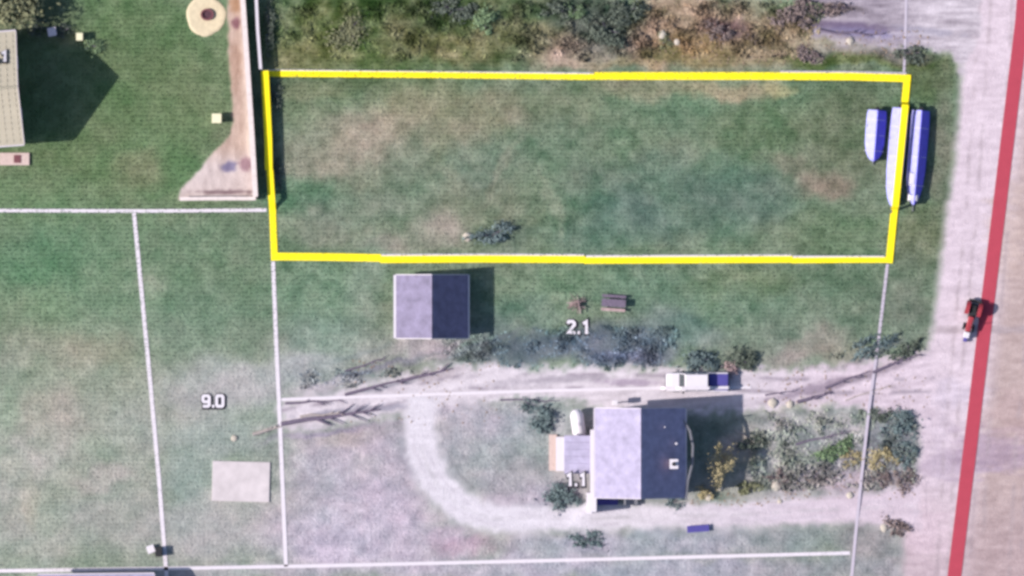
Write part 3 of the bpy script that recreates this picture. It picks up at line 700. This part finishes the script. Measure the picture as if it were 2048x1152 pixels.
def boat(u, v, L, Wd, top, lean, label, motor=True):
    """long covered boat on a trailer, bow to local -Y"""
    root = thing("covered_boat", label, "boat", P(u, v), R(lean), "covered boats parked by the road")
    hw = Wd / 2
    st_ = [(-.5, .10, .62), (-.47, .34, .74), (-.42, .58, .82), (-.32, .82, .92), (-.15, .97, 1.0), (.1, 1.0, 1.0), (.3, 1.0, .98), (.42, .97, .94), (.485, .9, .84)]
    rings = []; hull = []
    for k, (f, w, h) in enumerate(st_):
        y = f * L; W_ = hw * w; e = .36 + .02 * math.sin(k * 2.1); r = e + (top - e) * h * (1 + .03 * math.sin(k * 1.7))
        rings.append([(-W_, y, e - .08), (-W_ * 1.02, y, e), (-W_ * .5, y, e + (r - e) * .56), (-.04, y, r), (.04, y, r), (W_ * .5, y, e + (r - e) * .50), (W_ * 1.02, y, e), (W_, y, e - .08)])
        hull.append([(-W_ * .96, y, e + .02), (-W_ * .7, y, .2), (0, y, .12), (W_ * .7, y, .2), (W_ * .96, y, e + .02)])
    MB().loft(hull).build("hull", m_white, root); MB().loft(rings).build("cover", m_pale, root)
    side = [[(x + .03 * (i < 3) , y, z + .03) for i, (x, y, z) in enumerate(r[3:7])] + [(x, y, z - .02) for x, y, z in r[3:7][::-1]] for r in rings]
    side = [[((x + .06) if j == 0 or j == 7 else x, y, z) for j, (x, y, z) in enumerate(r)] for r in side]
    MB().loft(side).build("shade_side", m_cover_shade, root)  # painted shade laid over the cover's east half
    fr = MB(); fr.box((-.45, 0, .14), (.08, L * .8, .08)); fr.build("trailer_rail", m_metal, root)
    MB().box((.45, 0, .14), (.08, L * .8, .08)).build("trailer_rail", m_metal, root)
    MB().box((0, -L * .46, .14), (.1, L * .22, .08)).build("tow_bar", m_metal, root)
    for s_ in (-1, 1): wheel(root, s_ * hw * .82, L * .18, .26, .18, 'x')
    for f in (-.3, 0, .3): MB().tube([(-hw * 1.0, f * L, .38), (-hw * .5, f * L, .42 + (top - .36) * .55), (0, f * L, top * 1.04), (hw * .5, f * L, .42 + (top - .36) * .5), (hw * 1.0, f * L, .38)], .025, 4).build("strap", m_white, root)
    if motor:
        MB().box((0, L * .50, .72), (.42, .4, .5)).build("outboard_motor", m_dark, root, bevel=.08)
    return root
b1 = boat(1750, 271, 5.2, 1.95, 1.25, -4.5, "shortest covered boat, pale with blue painted shade on its east side, inside the yellow outline by the road")
b2 = boat(1792, 313, 10.0, 1.7, 1.28, -5.2, "long pale covered boat with blue painted shade on its east side lying under the yellow outline's east side")
b3 = boat(1834, 314, 9.6, 1.85, 1.28, -4.8, "long pale covered boat with blue painted shade on its east side nearest the road, east of the yellow outline")
MB().box((-.35, -2.2, 1.12), (.55, 1.3, .24), 0, .8).build("white_hatch", m_white, b3); MB().box((-.1, -4.1, .95), (1.0, .7, .24), 0, .7).build("bow_box", m_white, b3)

def pickup():
    root = thing("pickup_truck", "white pickup truck with a dark blue bed parked on the driveway north of the house", "pickup truck", P(1393, 764), 0)
    # faces local -X
    L = 6.1; hw = .96
    def ring(x, z1, w, z0=.42): return [(x, -w, z0), (x, w, z0), (x, w * .98, z1 - .12), (x, w * .9, z1), (x, -w * .9, z1), (x, -w * .98, z1 - .12)]
    MB().loft([ring(-3.05, .82, hw * .8), ring(-2.95, .98, hw * .94), ring(-2.5, 1.06, hw), ring(-1.55, 1.10, hw), ring(.05 + 1.1, 1.10, hw), ring(1.15, 1.10, hw)]).build("body", m_white, root)
    cab = MB().loft([[(-1.75, -.88, 1.1), (-1.75, .88, 1.1), (1.15, .88, 1.1), (1.15, -.88, 1.1)], [(-1.1, -.78, 1.72), (-1.1, .78, 1.72), (1.05, .78, 1.72), (1.05, -.78, 1.72)]]).build("cab_glass", m_glass, root)
    MB().loft([[(-1.22, -.80, 1.70), (-1.22, .80, 1.70), (1.12, .80, 1.70), (1.12, -.80, 1.70)], [(-1.12, -.74, 1.80), (-1.12, .74, 1.80), (1.08, .74, 1.80), (1.08, -.74, 1.80)]]).build("cab_roof", m_white, root, bevel=.02)
    for s_ in (-1, 1):
        for x0, x1 in ((-1.72, -1.12), (-.02, .02), (1.13, 1.08)): MB().tube([(x0, s_ * .87, 1.09), (x1, s_ * .78, 1.73)], .05, 4).build("pillar", m_white, root)
        MB().box((1.15 + .975, s_ * .9, .78), (1.95, .12, .62)).build("bed_side", m_white, root)
        MB().box((-1.35, s_ * 1.05, 1.22), (.16, .22, .16)).build("mirror", m_dark, root)
        MB().box((-3.02, s_ * .66, .76), (.08, .34, .18)).build("headlight", m_trim, root)
        for x in (-2.05, 2.0): wheel(root, x, s_ * .86, .38, .26, 'y')
    MB().box((2.12, 0, .66), (1.9, 1.7, .08)).build("bed_floor", m_bluep, root)
    MB().box((2.1, 0, .98), (1.8, 1.64, .12)).build("bed_cover", m_bluep, root)
    MB().box((3.06, 0, .76), (.1, 1.8, .6)).build("tailgate", m_bluep, root); MB().box((3.2, 0, .5), (.16, 1.8, .18)).build("bumper", m_metal, root)
    MB().box((-3.1, 0, .5), (.14, 1.7, .2)).build("bumper", m_metal, root)
pickup()

def tractor():
    root = thing("red_tractor", "small red tractor standing on the pale road against the thick red line", "tractor", P(1942, 634), R(-15))
    # nose to local -Y
    for s_ in (-1, 1):
        wheel(root, s_ * .62, .85, .62, .34, 'x'); wheel(root, s_ * .48, -1.05, .36, .2, 'x')
        MB().loft([[(s_ * .62 + d, .85 + .72 * math.cos(g), .62 + .72 * math.sin(g)) for d, g in ((-.2, a), (.2, a))] + [(s_ * .62 + d, .85 + .67 * math.cos(a), .62 + .67 * math.sin(a)) for d in (.2, -.2)] for a in [R(20 + 28 * k) for k in range(6)]]).build("fender", m_red, root)
    MB().loft([[(-.3, 0.0, .55), (.3, 0, .55), (.3, 0, 1.12), (.2, 0, 1.2), (-.2, 0, 1.2), (-.3, 0, 1.12)], [(-.26, -1.5, .5), (.26, -1.5, .5), (.25, -1.5, .98), (.16, -1.5, 1.06), (-.16, -1.5, 1.06), (-.25, -1.5, .98)]]).build("hood", m_red, root)
    MB().box((0, .6, .62), (.7, 1.5, .4)).build("chassis", m_dark, root); MB().box((0, -1.53, .76), (.44, .06, .44)).build("grille", m_dark, root)
    MB().box((0, .85, .98), (.5, .45, .1)).build("seat", m_dark, root, bevel=.04); MB().box((0, 1.1, 1.2), (.5, .1, .42)).build("backrest", m_dark, root, bevel=.03)
    MB().tube([(0, .1, 1.1), (0, .32, 1.34)], .03).build("steering_column", m_dark, root); MB().cyl((0, .34, 1.36), .2, .04, 'z', 14).build("steering_wheel", m_dark, root)
    MB().tube([(.2, -.8, 1.05), (.2, -.8, 1.7)], .04).build("exhaust", m_metal, root)
    MB().box((0, -1.0, .36), (1.1, .12, .12)).build("front_axle", m_dark, root)
    MB().box((0, -1.85, .55), (.6, .6, .5)).build("front_weight_box", m_white, root, bevel=.06); MB().box((0, -2.3, .35), (.36, .5, .3)).build("tool_bar", m_bluep, root, bevel=.03)
    MB().box((.0, 1.62, .5), (1.3, .3, .3)).build("rear_hitch", m_dark, root)
tractor()

tk = thing("gas_tank", "white rounded gas tank standing beside the house porch", "tank", P(1156, 848), R(8))
rings = []
for y, r in ((-1.5, .12), (-1.42, .35), (-1.2, .55), (-.9, .66), (.9, .66), (1.2, .55), (1.42, .35), (1.5, .12)):
    rings.append([(r * math.cos(2 * math.pi * k / 16), y, .95 + r * math.sin(2 * math.pi * k / 16)) for k in range(16)])
MB().loft(rings).build("shell", m_white, tk, smooth=True)
for y in (-.8, .8): MB().box((0, y, .2), (.9, .16, .42)).build("leg", m_conc, tk)
MB().cyl((0, 0, 1.68), .16, .16, n=12).build("valve_cap", m_trim, tk)

# odds and ends
tr = thing("blue_trough", "small blue trough lying on the grass south of the loop drive", "trough", P(1396, 1057), R(4))
MB().loft([[(-.95, -.25, 0), (.95, -.25, 0), (.95, .25, 0), (-.95, .25, 0)], [(-1.1, -.34, .38), (1.1, -.34, .38), (1.1, .34, .38), (-1.1, .34, .38)]]).build("tub", m_bluep, tr)
MB().box((0, 0, .34), (1.9, .5, .03)).build("water", m_glass, tr)

tb = thing("picnic_table", "weathered picnic table with two benches on the grass above the number 2.1", "picnic table", P(1227, 606), R(-4))
MB().box((0, 0, .74), (2.4, .75, .06)).build("tabletop", m_bark, tb)
for s_ in (-1, 1):
    MB().box((0, s_ * .68, .44), (2.4, .28, .05)).build("bench_seat", m_leafp if s_ < 0 else m_bark, tb)
    for x in (-.85, .85): MB().tube([(x, s_ * .72, 0), (x, s_ * .2, .72)], .05, 4).build("leg", m_bark, tb)
for x in (-.85, .85): MB().box((x, 0, .39), (.08, 1.4, .06)).build("brace", m_bark, tb)
fp = thing("brush_heap", "small heap of brown branches on the grass left of the picnic table", "brush pile", P(1156, 606))
for k in range(16):
    g = random.uniform(0, 3.14); r0 = random.uniform(.5, 1.0); z0 = .08 + .03 * k; o_ = Vector((random.uniform(-.3, .3), random.uniform(-.3, .3), 0))
    MB().tube([o_ + Vector((-r0 * math.cos(g), -r0 * math.sin(g), z0)), o_ + Vector((0, 0, z0 + .06)), o_ + Vector((r0 * math.cos(g), r0 * math.sin(g), z0))], [.06, .05, .02], 5).build("branch", m_leafbr if k % 3 else m_leafp, fp)

def crate(name, u, v, d, m, rz, label, cat="bin"):
    o = thing(name, label, cat, P(u, v), R(rz))
    MB().box((0, 0, d[2] / 2), d).build("case", m, o, bevel=.04); MB().box((0, 0, d[2] + .03), (d[0] + .06, d[1] + .06, .06)).build("lid", m, o, bevel=.02)
crate("storage_box", 1212, 1002, (2.3, .7, .6), m_bluep, 0, "long dark blue storage box against the house's south wall", "storage box")
crate("storage_box", 1262, 1003, (1.3, .6, .55), m_metal, 0, "grey storage box against the house's south wall, right of the dark blue one", "storage box")
crate("compost_bin", 318, 1103, (.6, .9, .8), m_dark, 0, "small dark bin beside the long white line near the foot of the picture")
crate("white_carton", 302, 1098, (.7, .7, .45), m_white, 20, "small white carton left of the dark bin near the foot of the picture", "box")
crate("white_bin", 105, 64, (.8, .8, .9), m_trim, 10, "pale bin beside the beige hall's north corner, left of the other", "bin")
crate("white_bin", 160, 74, (.6, .7, .9), m_yel, 0, "cream bin standing at the north edge of the hall's shadow", "bin")

# ------------------------------------------------------------------ plants
def leaf_mesh(name, m, rx, ry, h, n, size, seed, lumps=7, z0=0.0):
    rd = random.Random(seed); mb = MB()
    L = []
    for _ in range(lumps * 2):
        g = rd.uniform(0, 6.28); q = rd.random() ** .6 * .8
        L.append((q * math.cos(g) * rx, q * math.sin(g) * ry, z0 + rd.uniform(.25, .75) * h * (1.1 - .5 * q), rd.uniform(.14, .36)))
    for k in range(n):
        cx, cy, cz, r = rd.choice(L)
        d = Vector((rd.gauss(0, .6), rd.gauss(0, .6), rd.gauss(0, .6)))
        if k % 9 == 0: d = d * 1.7
        p = Vector((cx + d.x * r * rx, cy + d.y * r * ry, max(z0 + .04, cz + d.z * r * h * .8)))
        nn = (d * .6 + Vector((rd.gauss(0, .5), rd.gauss(0, .5), rd.gauss(.7, .5)))).normalized()
        a = nn.orthogonal().normalized(); b = nn.cross(a); s = size * rd.uniform(.5, 1.4)
        g = rd.uniform(0, 6.28); a, b = a * math.cos(g) + b * math.sin(g), b * math.cos(g) - a * math.sin(g)
        mb.add([p - a * s, p + b * s * .55, p + a * s, p - b * s * .55], [(0, 1, 2, 3)])
    me = bpy.data.meshes.new(name); me.from_pydata(mb.v, [], mb.f); me.materials.append(m); return me

def shrub(u, v, w, hgt, m, label, dens=1.0, asp=1.0, name="shrub", cat="shrub", lumps=8, rz=0, group="shrubs on rough ground"):
    """w: half width in photo pixels of 5 cm"""
    rx = w * S; ry = rx * asp
    root = thing(name, label, cat, P(u, v), R(rz), group)
    n = int(min(3200, max(160, 230 * rx * ry * dens + 120)))
    link("foliage", leaf_mesh("foliage", m, rx * 1.05, ry * 1.05, hgt, n, .11 if rx < 1.5 else .15, int(u * 7 + v), lumps), root)
    for k in range(3):
        g = k * 2.1 + u; MB().tube([(0, 0, 0), (.2 * rx * math.cos(g), .2 * ry * math.sin(g), hgt * .4), (.45 * rx * math.cos(g), .45 * ry * math.sin(g), hgt * .75)], [.05, .04, .02], 5).build("stem", m_bark, root)
    return root

SH = [
 # u, v, half width, height, material, aspect, turn, label
 (985, 470, 46, 1.3, m_leafb, .42, 12, "long dark blue green shrub inside the yellow outline north of the shed"),
 (1215, 60, 46, 1.6, m_leafd, .6, -25, "wide dark shrub at the west edge of the bare brown ground"),
 (1255, 22, 34, 1.5, m_leafd, .7, 0, "dark shrub cut by the top edge beside the bare brown ground"),
 (1112, 22, 28, 1.2, m_leafd, .6, 0, "small dark shrub near the top edge on the rough green ground"),
 (1150, 20, 22, 1.0, m_leafg, .8, 0, "bright green shrub between two dark ones near the top edge"),
 (970, 45, 34, 1.2, m_leafg, .7, 20, "green shrub in the middle of the rough ground north of the outline"),
 (905, 20, 40, .9, m_leafd, .5, 0, "low dark shrub at the top edge, middle of the rough ground"),
 (700, 60, 40, .9, m_leafo, .7, 30, "olive shrub on the rough ground nearest the timber fence"),
 (1660, 18, 40, .9, m_leafbr, .3, 5, "dark twiggy brush strip at the top edge of the gravel yard"),
 (1603, 25, 30, 1.3, m_leafbr, .8, 0, "dark brown brush at the west end of the gravel yard"),
 (1440, 58, 26, 1.1, m_leafbr, .85, 0, "round purplish brown brush clump on the bare brown ground"),
 (1505, 75, 10, .5, m_leafbr, .8, 0, "tiny dark clump in the middle of the bare brown ground"),
 (1610, 110, 26, .7, m_leafbr, .5, -15, "low brown clump south of the gravel yard"),
 (1330, 80, 18, .7, m_leafo, .9, 0, "olive clump on the west side of the bare brown ground"),
 (1560, 40, 20, .8, m_leafbr, .8, 0, "brown clump close to the gravel yard's west end"),
 (1825, 108, 34, .5, m_leafd, .4, -8, "low dark weeds at the corner of the gravel yard and road"),
 (1395, 720, 40, 1.6, m_leafb, .6, 0, "dark blue green shrub just behind the pickup truck"),
 (1480, 718, 30, 1.4, m_leafd, .7, 0, "dark shrub at the pickup truck's north-east corner"),
 (1463, 738, 15, 1.0, m_leafp, 1.0, 0, "pinkish twiggy shrub between the pickup and the dark shrub"),
 (1090, 835, 30, 1.3, m_leafb, .9, 0, "blue green shrub beside the gas tank"),
 (1060, 810, 22, .9, m_leafb, .6, 0, "smaller shrub north-west of the one beside the gas tank"),
 (1128, 990, 34, 1.0, m_leafb, .85, 0, "dark blue green shrub at the house's south-west corner"),
 (1438, 932, 26, 4.6, m_leaft, 1.7, -20, "tall bare tan shrub rising out of the house's shadow"),
 (1412, 985, 16, 1.2, m_leaft, .9, 0, "pale tan shrub at the house's south-east corner"),
 (1505, 885, 24, .8, m_leafd, .5, 8, "small dark shrub at the end of the house's shadow"),
 (1665, 900, 34, .9, m_leafg, .6, 25, "green shrub left of the faint white line in the scrub patch"),
 (1800, 850, 30, 1.0, m_leafb, .9, 0, "large dark shrub at the scrub patch's north-east corner"),
 (1765, 830, 22, .8, m_leafd, .6, 0, "dark low shrub at the scrub patch's north edge right of the faint white line"),
 (1812, 905, 22, .9, m_leafb, 1.2, 0, "dark shrub on the road side of the scrub patch, middle"),
 (1808, 960, 22, .9, m_leafbr, 1.1, 0, "dark brown shrub at the scrub patch's south-east corner"),
 (1768, 920, 24, .8, m_leaft, .9, 0, "yellow tan shrub right of the faint white line in the scrub patch"),
 (1700, 915, 22, .7, m_leaft, .7, 0, "yellow tan shrub left of the faint white line in the scrub patch"),
 (1760, 960, 22, .7, m_leafbr, .9, 0, "brown shrub below the yellow tan one right of the faint line"),
 (1555, 955, 18, .8, m_leafbr, 1.0, 0, "dark brown shrub at the scrub patch's south-west end"),
 (1500, 975, 26, .6, m_leafo, .4, 10, "olive weeds along the loop drive's north edge"),
 (1345, 1005, 18, .7, m_leafb, .7, 0, "small dark shrub at the foot of the house's south wall"),
 (1795, 1055, 24, .7, m_leafbr, .6, -25, "low dark weeds at the loop drive's mouth"),
 (1180, 1080, 30, .4, m_leafb, .5, 0, "low blue green weeds on the grass below the loop drive"),
 (180, 92, 26, 1.0, m_leafg, .6, 0, "green shrub at the north edge of the hall's shadow"),
 (75, 55, 22, 1.1, m_leafd, .8, 0, "dark shrub at the hall's north corner"),
 (128, 60, 20, 1.1, m_leafd, .8, 0, "dark shrub between the two pale bins"),
 (555, 200, 10, .8, m_leafd, 3.4, 2, "narrow dark leaf strip added as fence shadow along the inside of the yellow outline's west side"),  # these three leaf strips are added to stand in for the fence's cast shadow
 (556, 350, 11, .9, m_leafd, 2.8, 2, "narrow dark leaf strip added as fence shadow, below the other inside the yellow outline's west side"),
 (538, 60, 11, 1.0, m_leafd, 5.0, -2, "narrow dark leaf strip added as fence shadow north of the outline beside the timber fence"),
 (1815, 700, 34, .7, m_leafd, .35, 32, "dark weeds where the driveway meets the road"),
 (1750, 690, 40, .5, m_leafb, .4, 20, "low weeds west of the dark ones where driveway meets road"),
]
for (u, v, w, h, m, asp, rz, lab) in SH: shrub(u, v, w * (1.3 if h < .95 else 1.15), h * (.5 if h < .95 else .7 if h < 4 else 1), m, lab, (.7 if h < .95 else 1.0), asp, rz=rz)

def brush():
    """rough low growth nobody could count: drifts of small leaf clumps over the uncut ground"""
    V = []; C = []
    zones = [(530, -10, 1040, 132, 8000, .53, .22, (6, 6, 2)), (1020, -10, 1310, 132, 6500, .45, .40, (0, 0, 0)), (1290, -10, 1660, 128, 9000, .47, .30, (6, 2, 0)), (970, 640, 1370, 762, 6500, .50, .14, (4, 10, 16)), (870, 650, 1010, 735, 1500, .50, .14, (4, 8, 8)),
             (1490, 805, 1845, 992, 8000, .47, .28, (2, 8, -2)), (1640, 690, 1850, 730, 1200, .46, .22, (-6, -2, -2)), (570, 725, 900, 790, 2500, .52, .2, (-8, -4, 0))]
    for (u0, v0, u1, v1, n, th, hh, dc) in zones:
        u = rng.uniform(u0, u1, n); v = rng.uniform(v0, v1, n)
        d = fbm(u / 34, v / 26, 3, 41); e = np.minimum(np.minimum(u - u0, u1 - u), np.minimum(v - v0, v1 - v)) / 30
        ok = (d + rng.normal(0, .07, n) > th) & (d * np.clip(e, 0, 1) > th * .55)
        for sh in SHEETS[:1] + SHEETS[2:4]: ok &= sheetw(u, v, sh)[0] > 2
        u, v, d = u[ok], v[ok], d[ok]; n = len(u)
        c = landcol(u, v) + np.array(dc, float); tone = (.80 + .42 * fbm(u / 12, v / 12, 2, 43) + rng.normal(0, .07, n) - .9 * (d - th)); c = np.clip(c * tone[:, None], 10, 230)
        g = rng.uniform(0, 6.28, n); s_ = rng.uniform(.07, .20, n); z = rng.uniform(.03, 1, n) * hh * np.clip((d - th) * 7, .25, 1.1)
        x = (u - 1024) * S; y = (576 - v) * S; tx = rng.normal(0, .5, n); ty = rng.normal(0, .5, n)
        for a_, w_ in ((0, 1), (1.57, .6), (3.14, 1), (4.71, .6)):
            px = np.cos(g + a_) * s_ * w_; py = np.sin(g + a_) * s_ * w_
            V.append((x + px, y + py, np.maximum(.01, z + px * tx + py * ty)))
        C.append(np.repeat(alb(c)[:, None, :], 4, 1))
    verts = []
    for k in range(len(zones)): verts.append(np.stack([np.stack(V[k * 4 + j], -1) for j in range(4)], 1))
    verts = np.concatenate(verts).reshape(-1, 3); cols = np.concatenate(C).reshape(-1, 3)
    me = bpy.data.meshes.new("ground_brush"); me.from_pydata(verts.tolist(), [], np.arange(len(verts)).reshape(-1, 4).tolist())
    at = me.attributes.new("tone", 'FLOAT_COLOR', 'POINT'); rgba = np.ones((len(verts), 4), np.float32); rgba[:, :3] = cols; at.data.foreach_set("color", rgba.ravel())
    me.materials.append(vmat("brush_leaves", .15, 1.0, 3.0, 0.0)); tag(link("ground_brush", me), kind='stuff')
brush()

def tree_mesh(name, H, r0, seed, spread=.5, depth=4, m=None, twig=.012):
    rd = random.Random(seed); mb = MB()
    def grow(p, d, L, r, k):
        q = p + d * L * .5 + Vector((rd.gauss(0, .05), rd.gauss(0, .05), 0)) * L; e = p + d * L
        mb.tube([p, q, e], [r, r * .82, r * .62], 6 if k > 2 else 4)
        if k == 0: return
        for j in range(3 if k < depth else 4):
            nd = (d + Vector((rd.gauss(0, spread), rd.gauss(0, spread), rd.gauss(.05, spread * .6)))).normalized()
            grow(p + d * L * rd.uniform(.55, 1.0), nd, L * rd.uniform(.55, .8), max(twig, r * .55), k - 1)
    grow(Vector((0, 0, 0)), Vector((0, 0, 1)), H * .42, r0, depth)
    return mb.mesh(name, m)
# leafy tree over the top left corner
t = thing("leafy_tree", "dusty green tree overhanging the hall's north side at the top left corner", "tree", P(10, 18))
link("trunk", tree_mesh("trunk", 3.2, .18, 3, .5, 3, m_bark), t)
link("crown", leaf_mesh("crown", m_leafo, 3.6, 2.3, 2.6, 2600, .22, 77, 14, 1.4), t)

def log(u0, v0, u1, v1, r, m, label, twigs=5, seed=1):
    r *= .72; rd = random.Random(seed); a, b = P(u0, v0, r), P(u1, v1, r * .6); d = b - a; L = d.length
    root = thing("fallen_log", label, "log", (a.x, a.y, 0), 0, "fallen logs and branches")
    nn = Vector((-d.y, d.x, 0)).normalized()
    pts = [d * f + nn * rd.uniform(-.02, .02) * L + Vector((0, 0, r * (1 - .4 * f))) for f in (0, .25, .5, .75, 1)]
    MB().tube(pts, [r, r * .95, r * .8, r * .62, r * .4], 8).build("trunk", m, root)
    for k in range(twigs):
        f = rd.uniform(.3, 1); s = rd.choice((-1, 1)); p = d * f + Vector((0, 0, r * .8)); l = L * rd.uniform(.10, .22)
        q = p + (d.normalized() * .8 + nn * s * .45) * l
        q.z = .1 + rd.random() * .3
        MB().tube([p, (p + q) / 2 + Vector((0, 0, .12)), q], [r * .4, r * .3, r * .14], 5).build("branch", m, root)
LOGS = [
 (562, 846, 760, 820, .30, m_bark, "longest dark log lying where the white line crosses the driveway's west end", 8),
 (505, 868, 562, 852, .26, m_barkp, "pale log end at the far west of the driveway"),
 (690, 790, 800, 762, .22, m_bark, "dark log along the driveway's north edge, nearest the long dark log"),
 (800, 764, 905, 735, .22, m_bark, "dark log along the driveway's north edge, south of the shed"),
 (570, 806, 680, 800, .16, m_bark, "thin dark log just under the white line at the driveway's west end"),
 (600, 832, 690, 826, .16, m_barkp, "pale thin log between two dark ones at the driveway's west end"),
 (690, 742, 770, 716, .13, m_bark, "thin dark log on the grass south-west of the shed"),
 (1595, 804, 1665, 784, .26, m_bark, "thick dark log on the driveway east of the house's shadow"),
 (1650, 776, 1740, 742, .18, m_bark, "dark log west of the faint white line on the driveway"),
 (1745, 745, 1842, 706, .2, m_bark, "dark log where the driveway meets the road"),
 (1530, 790, 1590, 782, .12, m_bark, "thin log on the driveway left of the thick dark one"),
 (1690, 800, 1790, 770, .09, m_barkp, "thin pale log along the driveway's south rut"),
 (1640, 62, 1770, 70, .18, m_bark, "long dark log lying across the gravel yard"),
 (1630, 30, 1700, 10, .14, m_bark, "thin dark log near the top edge of the gravel yard"),
 (1000, 800, 1120, 802, .12, m_bark, "thin dark log north-west of the gas tank"),
 (1590, 888, 1700, 862, .14, m_bark, "dark log lying in the scrub patch"),
 (1470, 860, 1515, 884, .1, m_barkp, "pale branch at the edge of the house's shadow"),
]
for i, L_ in enumerate(LOGS): log(*L_[:7], twigs=L_[7] if len(L_) > 7 else 5, seed=i + 3)

def rock(u, v, r, label, m=m_stone, seed=0, flat=.7):
    rd = random.Random(seed); rings = []
    for z, f in ((-.1, .85), (.25, 1), (.6, .8), (.85, .35)):
        rings.append([(r * f * rd.uniform(.8, 1.15) * math.cos(2 * math.pi * k / 9), r * f * rd.uniform(.8, 1.15) * math.sin(2 * math.pi * k / 9), z * r * flat) for k in range(9)])
    o = MB().loft(rings).build("rock", m); o.location = P(u, v); tag(o, label, "rock", "pale rocks"); return o
ROCKS = [(1418, 992, .5, "pale rock at the house's south-east corner by the loop drive"), (1552, 972, .55, "pale rock below the dark brown shrub at the scrub patch's south-west end"), (1440, 975, .35, "small pale rock just right of the rock at the house's corner"),
 (1700, 990, .35, "pale rock on the loop drive's north edge near the faint white line"), (1545, 806, .5, "pale yellowish rock on the driveway's south edge by the house's shadow"), (1580, 808, .4, "pale rock right of the yellowish one on the driveway's south edge"),
 (935, 474, .5, "pale rock at the west end of the long shrub inside the outline"), (1355, 84, .4, "pale rock on the west side of the bare brown ground"), (1325, 70, .45, "pale yellow rock nearest the wide dark shrub on the bare ground"), (1700, 82, .4, "pale rock at the south edge of the gravel yard"), (1768, 1056, .4, "pale rock beside the weeds at the loop drive's mouth"), (468, 876, .35, "pale rock at the tip of the logs, west end of the driveway"), (1560, 1003, .25, "small pale rock at the edge of the loop drive below the scrub")]
for i, r_ in enumerate(ROCKS): rock(*r_, seed=i)

# loose stones and clods on the bare ground, gravel yard and driveway edges
def stones():
    mb = MB(); rd = random.Random(4)
    for (u0, v0, u1, v1, n) in ((1290, 0, 1620, 128, 420), (1600, 60, 1860, 112, 160), (1560, 940, 1830, 1000, 130), (700, 720, 1000, 850, 120), (1480, 740, 1860, 815, 140), (1380, 985, 1560, 1012, 60)):
        for _ in range(n):
            c = P(rd.uniform(u0, u1), rd.uniform(v0, v1)); r = rd.uniform(.04, .11); g = rd.uniform(0, 3)
            mb.box((c.x, c.y, r * .3), (r * 2 * rd.uniform(.7, 1.2), r * 1.6, r), g, .6)
    tag(mb.build("loose_stones", mat("brown_stone", (168, 146, 128), .9, .25, 2)), kind='stuff')
stones()
